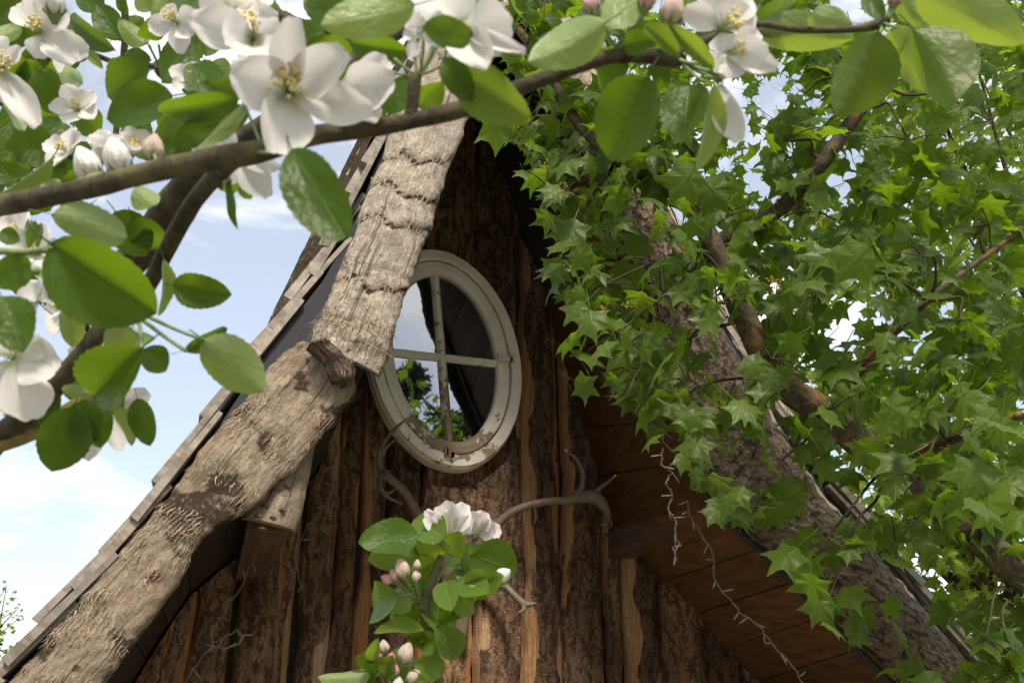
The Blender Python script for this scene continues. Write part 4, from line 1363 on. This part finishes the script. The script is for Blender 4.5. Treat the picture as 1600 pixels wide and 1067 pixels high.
for (x0, y0, d0, x1, y1, d1, r) in ((652, 118, .43, 640, 60, .43, 3.2), (654, 118, .43, 680, 62, .43, 3.4), (650, 118, .43, 616, 92, .43, 3), (652, 118, .43, 700, 95, .42, 3), (648, 118, .43, 604, 110, .44, 2.6), (656, 118, .43, 662, 40, .42, 3),
                                    (1060, 92, .47, 1110, 112, .46, 3.2), (1060, 95, .47, 1122, 126, .46, 3), (1050, 90, .47, 1092, 100, .46, 3), (1062, 96, .47, 1100, 128, .45, 3), (966, 80, .46, 940, 42, .44, 3), (966, 80, .46, 985, 40, .45, 4),
                                    (1378, 36, .5, 1420, 44, .48, 3), (1380, 34, .5, 1392, 0, .5, 3), (1376, 40, .5, 1372, 52, .48, 3.5), (218, 496, .56, 290, 548, .5, 4), (222, 490, .56, 318, 531, .5, 4), (214, 490, .56, 222, 545, .47, 4.5), (160, 470, .54, 210, 504, .56, 4),
                                    (124, 480, .56, 90, 440, .48, 3.5), (126, 480, .56, 84, 468, .58, 3.2), (124, 480, .56, 118, 446, .58, 3), (-10, 392, .44, 80, 390, .42, 7), (-20, 410, .46, 60, 424, .46, 8),
                                    (250, 108, .8, 232, 70, .74, 2.6), (250, 108, .8, 248, 70, .76, 2.6), (246, 260, .46, 240, 240, .5, 3), (400, 236, .42, 440, 190, .42, 3.4), (410, 232, .42, 380, 160, .44, 3), (395, 238, .42, 455, 232, .39, 3.4)):
    branch(apple, [(x0, y0, d0, r), ((x0 + x1) / 2 + 2, (y0 + y1) / 2 + 3, (d0 + d1) / 2, r * .85), (x1, y1, d1, r * .9)], M_CALYX, 'petiole', 6, .04, sub=4)

# ================================================================== APPLE SHOOT (lower middle)
M_STEM = twig_mat('green_stem', (.09, .075, .035), (.17, .15, .075), None, 90)
shoot = thing('apple_shoot', at(706, 1500, 1.2) * np.array([1, 1, 0]), 'young leafy apple shoot with pink buds rising before the antlers', 'shrub')
base_s = at(706, 1500, 1.2)
branch(shoot, [W3((base_s[0], base_s[1], -.05), .012), W3((base_s[0], base_s[1], .6), .010), W3(at(700, 1250, 1.08), .007), W3(at(690, 1090, 1.02), .0058), W3(at(672, 1000, 1.0), .0055), W3(at(664, 950, 1.0), .0055), W3(at(682, 890, 1.0), .005), W3(at(690, 868, 1.0), .004)], name='stem', seed=21, freq=90, m=M_STEM)
branch(shoot, [(676, 1100, 1.02, 8), (640, 1085, 1.0, 7), (606, 1060, .98, 6), (600, 1045, .98, 4)], name='stem', seed=22, n=8, m=M_STEM)
branch(shoot, [(664, 950, 1.0, 7), (654, 948, .99, 6), (640, 946, .99, 5)], name='stem', seed=23, n=8, m=M_STEM)
put_leaves(shoot, """
700 880 742 850 51 td 1.01
684 876 650 850 46 tl 1.01
676 900 640 920 51 td 1.02
690 930 724 960 57 tl 1.02
668 960 690 1000 51 td 1.02
650 960 612 975 46 tl 1.02
640 930 606 950 39 ul .98
716 905 762 926 41 tl .98
720 880 760 870 51 ud 1.0
612 1050 640 1020 39 tl 1.0
600 1050 560 1044 34 tl .98
656 1010 690 1000 34 tl .99
654 836 560 846 53 td .97 .35
656 866 575 874 44 tl .99 .5
694 842 646 808 53 tl .96 .2
706 868 716 832 37 tl .98
736 866 808 896 76 td .97 .2
728 912 780 906 41 tl .97 .4
622 932 568 948 60 tl .96 .2
694 908 704 952 39 tl .95 .2
704 922 714 982 55 td .98
716 926 740 956 39 tl .98
664 985 586 984 18 tl .98 .8
682 980 724 1030 44 tl .97
664 985 682 1014 30 td .99
580 1052 500 1062 30 ul .96 .7
592 1046 556 1026 28 td .98
646 1034 698 1050 39 tl .97
600 1058 612 1024 28 tl .96
584 1034 590 1000 23 tl .97
586 1056 536 1072 34 td .97
690 870 674 900 34 tl 1.02
664 890 634 870 30 td 1.02
700 900 750 930 46 tl 1.03
660 940 620 960 39 td 1.02
668 940 700 990 51 tl 1.02
716 890 740 920 46 td 1.02
672 1000 640 990 28 tl 1.0
656 1005 646 992 21 tl .99
610 1066 640 1085 39 tl .98
620 1060 660 1062 28 tl .97
""", 1.0)
blossom(shoot, 700, 838, .985, 48, (.1, 1, .3), [(684, 790, 28), (704, 780, 40), (728, 786, 40), (738, 806, 30), (664, 796, 24), (660, 808, 22)], st=False)
blossom(shoot, 744, 836, 1.0, 40, (.3, 1, .3), [(736, 796, 36), (758, 798, 38), (772, 812, 32), (784, 826, 34), (726, 812, 26)], kind='p', st=False)
for (x, y, r, ax, k) in ((605, 904, 10, (-.8, .4, .2), 'p'), (629, 888, 16, (-.3, .9, .1), 'c'), (650, 900, 10, (0, 1, .1), 'c'), (652, 882, 8, (0, 1, 0), 'c'), (784, 898, 15, (.8, .5, .2), 'w'), (754, 920, 13, (.9, -.1, .2), 'w'),
                         (600, 1010, 11, (-.1, 1, .1), 'c'), (611, 1028, 10, (.1, 1, .2), 'p'), (634, 1020, 17, (.3, .9, .1), 'c'), (646, 1056, 14, (.7, .5, .3), 'c'), (622, 1068, 12, (.2, 1, .2), 'w'), (618, 1046, 10, (-.3, 1, .2), 'p'), (592, 1022, 9, (-.5, .8, .2), 'p'), (616, 898, 10, (-.5, .8, .2), 'p')):
    bud(shoot, x, y, .955, r * .82, ax, k, (660, 950, 1.0) if y < 960 and x < 700 else ((712, 900, 1.0) if y < 960 else (604, 1052, .98)))

# ================================================================== MAPLE
def maple_leaf_data(seed):
    R = np.random.default_rng(seed)
    half = [(0, .66), (6, .52), (15, .42), (28, .355), (40, .40), (49, .47), (56, .63), (63, .47), (74, .375), (86, .33), (99, .35), (109, .39), (117, .50), (125, .36), (142, .29), (162, .29)]
    pts = [(a, r) for a, r in half] + [(180, .31)] + [(360 - a, r) for a, r in half[:0:-1]]
    bend, cup = R.uniform(.25, .85), R.uniform(-.25, .25)
    V, UV = [(0, .36, 0)], [(0, .36)]
    for rad in (.5, 1.0):
        for a, r in pts:
            t = math.radians(a + R.uniform(-2, 2))
            rr_ = r * rad * R.uniform(.95, 1.05)
            x, y = math.sin(t) * rr_ * 1.05, .36 + math.cos(t) * rr_
            dist = math.hypot(x, y - .36)
            z = -bend * dist * dist + cup * x * (y - .3) + .05 * math.cos(math.radians(a) * 6.2) * rad * dist * 2
            V.append((x, y, z))
            UV.append((x * 1.8, y))
    n = len(pts)
    fc = []
    for k in range(n):
        k2 = (k + 1) % n
        fc.append((0, 1 + k2, 1 + k))
        fc.append((1 + k, 1 + k2, 1 + n + k2, 1 + n + k))
    n0 = len(V)
    for k in range(4):
        y = .06 - .62 * k / 3
        for dx in (-.010, .010):
            V.append((dx, y, -.10 * (k / 3) + .12 * (k / 3) ** 2))
            UV.append((0, 0))
    for k in range(3):
        a = n0 + k * 2
        fc.append((a, a + 1, a + 3, a + 2))
    return np.array(V), fc, np.array(UV)
ML = [maple_leaf_data(k) for k in range(9)]
ML_ME = [mesh('leaf', V, fc, M_MAPLE, True, uv) for V, fc, uv in ML]
maple_root = at(1750, 1050, 2.9) * np.array([1, 1, 0]) + np.array([.35, .2, 0])
maple = thing('maple_tree', maple_root, 'green maple with lobed leaves and lichened limbs overhanging right roof verge', 'tree')
UPV = np.array([0, 0, 1.0])
def maple_frame(p, R, size, droop=.6, lat=None):
    out_ = R.normal(0, 1, 3) * np.array([1, .8, .25])
    if lat is not None:
        out_ = out_ * .7 + lat
    Y = nrm(nrm(out_) * .8 - UPV * droop * R.uniform(.5, 1.9))
    n = nrm(CAM - p) * R.uniform(-.1, .9) + UPV * R.uniform(.3, 1.0) + R.normal(0, .36, 3)
    n = nrm(n - Y * (n @ Y))
    X = np.cross(Y, n)
    return X * size, Y * size, n * size
NEAR = """
1280 455 60 55 2.3 9
1130 430 40 50 2.3 6
1205 560 45 40 2.25 6
1300 640 60 40 2.25 7
1400 720 60 40 2.2 6
1490 800 60 40 2.2 5
975 290 60 60 2.5 12
1045 320 50 60 2.5 9
1085 425 45 45 2.45 8
1030 410 50 50 2.45 9
1070 590 40 50 2.4 6
800 225 55 50 2.5 10
862 300 45 60 2.45 11
878 405 38 60 2.4 11
905 560 22 60 2.4 4
930 450 55 45 2.35 10
965 520 60 40 2.3 12
1000 575 50 45 2.35 10
1005 655 45 50 2.4 9
1090 740 32 55 2.4 7
1120 350 80 60 2.4 9
1060 215 70 60 2.5 9
990 190 60 60 2.6 8
1120 475 60 40 2.3 8
1135 635 60 45 2.2 7
1215 610 45 45 2.2 6
1240 700 60 60 2.2 9
1175 800 70 40 2.3 8
1270 870 50 45 2.3 7
1290 950 40 50 2.3 7
1335 420 110 55 2.2 16
1380 560 80 50 2.2 12
1250 330 60 60 2.4 8
1480 645 110 50 2.0 15
1540 780 75 50 1.9 9
1440 745 80 50 2.1 10
1400 850 90 45 2.1 9
1540 1000 60 40 2.1 5
1580 1050 50 30 2.1 4
1500 500 90 80 2.2 12
1545 350 80 80 2.3 10
1420 220 100 70 2.4 9
1230 220 60 60 2.5 7
1300 120 60 60 2.6 6
1550 190 60 60 2.4 7
870 130 60 40 2.7 7
860 40 80 40 2.7 8
1440 400 80 60 2.2 8
"""
HOLES = [(1145, 505, 34, 52), (1190, 565, 26, 26), (1130, 560, 60, 60), (1320, 690, 40, 24), (1255, 615, 55, 26), (1380, 900, 110, 45), (1440, 1000, 90, 50), (1300, 770, 45, 30), (1210, 160, 30, 36), (1310, 290, 34, 26), (1270, 150, 26, 26), (1160, 720, 60, 50), (1500, 880, 60, 40), (1560, 900, 50, 60), (945, 262, 14, 14), (892, 152, 10, 8), (1190, 900, 60, 70)]
def in_hole(x, y, R, p=.85):
    for hx, hy, rx, ry in HOLES:
        if ((x - hx) / rx) ** 2 + ((y - hy) / ry) ** 2 < 1 and R.random() < p:
            return True
    return False
LB = [(-80, 745), (60, 760), (120, 770), (190, 755), (250, 790), (300, 825), (360, 840), (440, 840), (500, 860), (600, 885), (640, 960), (700, 990), (740, 1050), (800, 1090), (850, 1200), (900, 1250), (960, 1270), (1010, 1310), (1070, 1390), (1140, 1420)]
def left_bound(y):
    return np.interp(y, [a for a, b in LB], [b for a, b in LB])
R = np.random.default_rng(11)
sprays, near_n, late = [], 0, []
for ln in NEAR.strip().splitlines():
    cx, cy, rx, ry, d, n = map(float, ln.split())
    lat = -rt * .6 if cx < 1050 else rt * R.normal(0, .5)
    sprays.append((cx, cy, d))
    k = 0
    while k < n:
        a, q = R.uniform(0, 6.28), math.sqrt(R.random())
        x, y = cx + math.cos(a) * q * rx, cy + math.sin(a) * q * ry
        if x < left_bound(y) + 12 or in_hole(x, y, R, .7):
            k += .34
            continue
        k += 1
        p = at(x, y, d + R.normal(0, .10))
        sz = R.choice([R.uniform(.06, .085), R.uniform(.08, .118)])
        X, Y, Z = maple_frame(p, R, sz, .7, lat)
        p = p - Y * .36
        if near_n >= 300:
            late.append(at(x, y, d))
            continue
        near_n += 1
        obj('leaf', ML_ME[int(R.integers(9))], maple, Matrix(((X[0], Y[0], Z[0], p[0]), (X[1], Y[1], Z[1], p[1]), (X[2], Y[2], Z[2], p[2]), (0, 0, 0, 1))))
def leaf_mass(parent, name, mat, n, sampler, R, smin, smax, droop=.5):
    VV, FF, UU, TT, c = [], [], [], [], 0
    for _ in range(n):
        p = sampler()
        if p is None:
            continue
        V, fc, uv = ML[int(R.integers(9))]
        X, Y, Z = maple_frame(p, R, R.uniform(smin, smax), droop)
        VV.append(p + V[:, :1] * X + (V[:, 1:2] - .36) * Y + V[:, 2:] * Z)
        FF += [tuple(i + c for i in q) for q in fc]
        UU.append(uv)
        TT.append(np.full(len(V), R.random()))
        c += len(V)
    o = obj(name, mesh(name, np.vstack(VV), FF, mat, True, np.vstack(UU), {'tint': np.concatenate(TT)}), parent)
    o['kind'] = 'stuff'
    return o
def mid_sampler():
    if late:
        return late.pop()
    for _ in range(30):
        x, y = R.uniform(740, 1690), R.uniform(-70, 1120)
        if x < left_bound(y) + (80 if 380 < y < 800 else 30) or in_hole(x, y, R):
            continue
        if vnoise(np.array([[x / 95, y / 70, 3.3]]), 5)[0] < .36:
            continue
        edge = x - left_bound(y)
        d = R.uniform(2.5, 2.9) if edge < 140 else R.uniform(2.4, 3.1)
        return at(x, y, d)
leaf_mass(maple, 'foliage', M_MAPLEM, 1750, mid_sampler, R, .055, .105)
def back_sampler():
    for _ in range(30):
        x, y = R.uniform(880, 1750), R.uniform(-120, 720)
        if in_hole(x, y, R, .9) or x < np.interp(y, [-120, -60, 60, 150, 285, 430, 530, 650, 790], [880, 900, 945, 985, 1045, 1112, 1172, 1240, 1345]):
            continue
        if vnoise(np.array([[x / 60, y / 45, 8.3]]), 6)[0] < .40:
            continue
        return at(x, y, R.uniform(4.9, 6.4))
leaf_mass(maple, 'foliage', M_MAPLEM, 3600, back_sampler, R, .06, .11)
MB = [(1760, 1060, 2.9, 40), (1680, 960, 2.7, 38), (1600, 900, 2.6, 34), (1490, 808, 2.6, 32), (1390, 728, 2.6, 31), (1290, 648, 2.6, 30), (1215, 590, 2.6, 29), (1165, 500, 2.6, 24), (1130, 420, 2.6, 22), (1085, 330, 2.65, 19), (1040, 290, 2.7, 16), (965, 250, 2.7, 13), (905, 195, 2.75, 11), (875, 145, 2.8, 10), (820, 60, 2.9, 8), (770, 0, 3.0, 6), (740, -60, 3.0, 4)]
branch(maple, [(x, y, d - .12, r * .86) for x, y, d, r in MB], M_MAPLEBARK, 'limb', 14, .16, 22, 31)
MB2 = [(1110, 385, 2.62, 14), (1200, 340, 2.58, 13), (1245, 300, 2.55, 13), (1285, 255, 2.5, 13), (1320, 205, 2.5, 12), (1350, 165, 2.5, 11), (1378, 130, 2.5, 9), (1420, 40, 2.5, 7), (1450, -60, 2.5, 5)]
branch(maple, MB2, M_MAPLEBARK, 'limb', 12, .14, 30, 32)
branch(maple, [(1290, 648, 2.6, 13), (1360, 560, 2.4, 8), (1450, 470, 2.3, 6), (1540, 400, 2.3, 5), (1640, 330, 2.3, 4)], M_MAPLEBARK, 'limb', 10, .12, 40, 33)
branch(maple, [(1390, 728, 2.6, 20), (1480, 690, 2.3, 9), (1560, 660, 2.1, 7), (1640, 640, 2.0, 5)], M_MAPLEBARK, 'limb', 10, .12, 40, 34)
mt = at(1760, 1060, 2.9)
branch(maple, [W3(maple_root + np.array([0, 0, -.1]), .16), W3(maple_root * .5 + mt * .5 + np.array([.06, 0, 0]), .11), W3(mt, .078), W3(at(1700, 980, 2.75), .066)], M_MAPLEBARK, 'trunk', 16, .12, 12, 35)
nodes = [(x, y, d) for x, y, d, r in MB[2:]] + [(x, y, d) for x, y, d, r in MB2] + [(1450, 470, 2.3), (1540, 400, 2.3), (1480, 690, 2.3), (1560, 660, 2.1)]
tw = 0
for (cx, cy, d) in sprays:
    q = min(nodes, key=lambda z: (z[0] - cx) ** 2 + (z[1] - cy) ** 2 + ((z[2] - d) * 150) ** 2)
    A, B = np.array(q), np.array((cx, cy, d))
    mdl = (A + B) / 2 + np.array([R.normal(0, 14), -18 + R.normal(0, 10), 0])
    branch(maple, [(*A, 3.4), (*((A + mdl) / 2 + R.normal(0, 5, 3) * (1, 1, 0)), 2.8), (*mdl, 2.2), (*((B + mdl) / 2), 1.8), (*B, 1.4)], M_TWIG, 'twig', 7, .08, 90, 40 + tw)
    tw += 1
    for e in range(3):
        a = R.uniform(0, 6.28)
        T = B + np.array([math.cos(a) * 60, math.sin(a) * 45, R.normal(0, .06)])
        if T[0] < left_bound(T[1]) + 10:
            continue
        branch(maple, [(*B, 1.5), (*((B + T) / 2 + np.array([0, -5, 0])), 1.2), (*T, .9)], M_TWIG, 'twig', 6, .05, 90, 80 + tw)
# tiny flower tufts where the sprays start
tuft = Bag()
for (cx, cy) in ((848, 265), (946, 482), (978, 478), (1210, 440), (1280, 345), (1215, 445), (880, 300), (1340, 690), (1480, 700), (1330, 650), (1395, 455)):
    c = at(cx, cy, 2.28)
    for k in range(9):
        e = c + R.normal(0, .009, 3)
        V, fc, uv = tube_data([c, (c + e) / 2, e, e + (e - c) * .12], [.0006, .0006, .0016, .0008], 4, 2, 0)
        tuft.add(V, fc, uv)
o = obj('flower_tuft', tuft.mesh('flower_tuft', flat_mat('tuft_orange', (.34, .24, .035), .7, 90, .4)), maple)
o['kind'] = 'stuff'

# ================================================================== BACKGROUND TREES
def bg_tree(name, base, trunk_h, crowns, label, mat, n, smin, smax, seed, bark=M_TWIG, cat='tree', group=None, droop=.4):
    Rr = np.random.default_rng(seed)
    t = thing(name, base, label, cat, group)
    b = np.array(base, float)
    P = [b + (0, 0, -.2), b + (.05, 0, trunk_h * .5), b + (0, .05, trunk_h)]
    V, fc, uv = tube_data(P, [.16, .13, .09], 10, 6, .1, seed, 6)
    obj('trunk', mesh('trunk', V, fc, bark, True, uv), t)
    for k, (c, r) in enumerate(crowns):
        c = np.array(c, float)
        for j in range(3):
            e = c + Rr.normal(0, .45, 3) * r
            V, fc, uv = tube_data([P[-1], (P[-1] + e) / 2 + Rr.normal(0, .15, 3), e], [.06, .035, .008], 7, 5, .1, seed + j, 8)
            obj('limb', mesh('limb', V, fc, bark, True, uv), t)
    def smp():
        c, r = crowns[int(Rr.integers(len(crowns)))]
        v = Rr.normal(0, 1, 3)
        v = v / np.linalg.norm(v) * Rr.random() ** .45
        p = np.array(c) + v * np.array(r)
        if vnoise(p[None] * 2.6, seed)[0] < .34:
            return None
        return p
    leaf_mass(t, 'foliage', mat, n, smp, Rr, smin, smax, droop)
    return t
def crown(px, py, d, rpx, rpy, rd):
    return (at(px, py, d), np.array([rpx * d / F, rd, rpy * d / F]))
c1 = at(1500, 760, 9)
bg_tree('yellow_green_tree', (c1[0] + .6, c1[1] + .5, 0), 2.6, [crown(1540, 1020, 9, 190, 170, 1.0), crown(1450, 780, 9, 150, 130, 1.0), crown(1600, 760, 9, 120, 150, 1.0), crown(1330, 640, 9.4, 110, 70, .8)], 'bright yellow green tree glowing behind maple, lower right', M_FARLEAF, 3600, .10, .19, 51)
c2 = at(1500, 200, 12)
bg_tree('tall_tree', (c2[0] + 1, c2[1], 0), 5.0, [crown(1560, 330, 12, 200, 190, 1.2), crown(1460, 120, 12, 170, 140, 1.2), crown(1640, 560, 12, 190, 160, 1.2)], 'tall tree standing far behind maple, seen through its upper leaves', M_FARLEAF, 2600, .12, .20, 52)
c3_ = at(0, 985, 11)
bt = thing('thin_tree', (c3_[0] - .5, c3_[1], 0), 'sparse thin twigged tree behind left eave, lower left', 'tree')
Rb = np.random.default_rng(5)
V, fc, uv = tube_data([(c3_[0] - .5, c3_[1], -.2), (c3_[0] - .5, c3_[1], c3_[2] * .6), c3_ + (-.2, 0, -.2)], [.07, .05, .02], 8, 5, .1, 3, 8)
obj('trunk', mesh('trunk', V, fc, M_TWIG, True, uv), bt)
tips = []
for k in range(16):
    e = at(Rb.uniform(-60, 44), Rb.uniform(905, 1060), 11 + Rb.normal(0, .2))
    s0 = c3_ + Rb.normal(0, .15, 3) + (-.2, 0, -.2)
    mdl = (s0 + e) / 2 + Rb.normal(0, .08, 3)
    V, fc, uv = tube_data([s0, mdl, e], [.016, .009, .003], 6, 5, .1, k, 8)
    obj('twig', mesh('twig', V, fc, M_TWIG, True, uv), bt)
    tips += [mdl * (1 - t) + e * t for t in np.linspace(0, 1, 6)]
leaf_mass(bt, 'foliage', M_FARLEAF, 210, lambda: tips[int(Rb.integers(len(tips)))] + Rb.normal(0, .05, 3), Rb, .03, .07)
# tree in the garden behind the viewer: it shows mirrored in the panes
bg_tree('garden_tree', (4.4, -9.5, 0), 3.2, [((4.5, -9.3, 4.3), (1.3, 1.1, 1.2)), ((2.75, -8.3, 5.45), (.42, .35, .26)), ((2.1, -8.2, 5.95), (.26, .25, .30)), ((3.4, -8.6, 5.0), (.6, .5, .42))], 'leafy garden tree painted as silhouette, seen only as reflection in oval window', M_SILHOUETTE, 2300, .06, .10, 53)
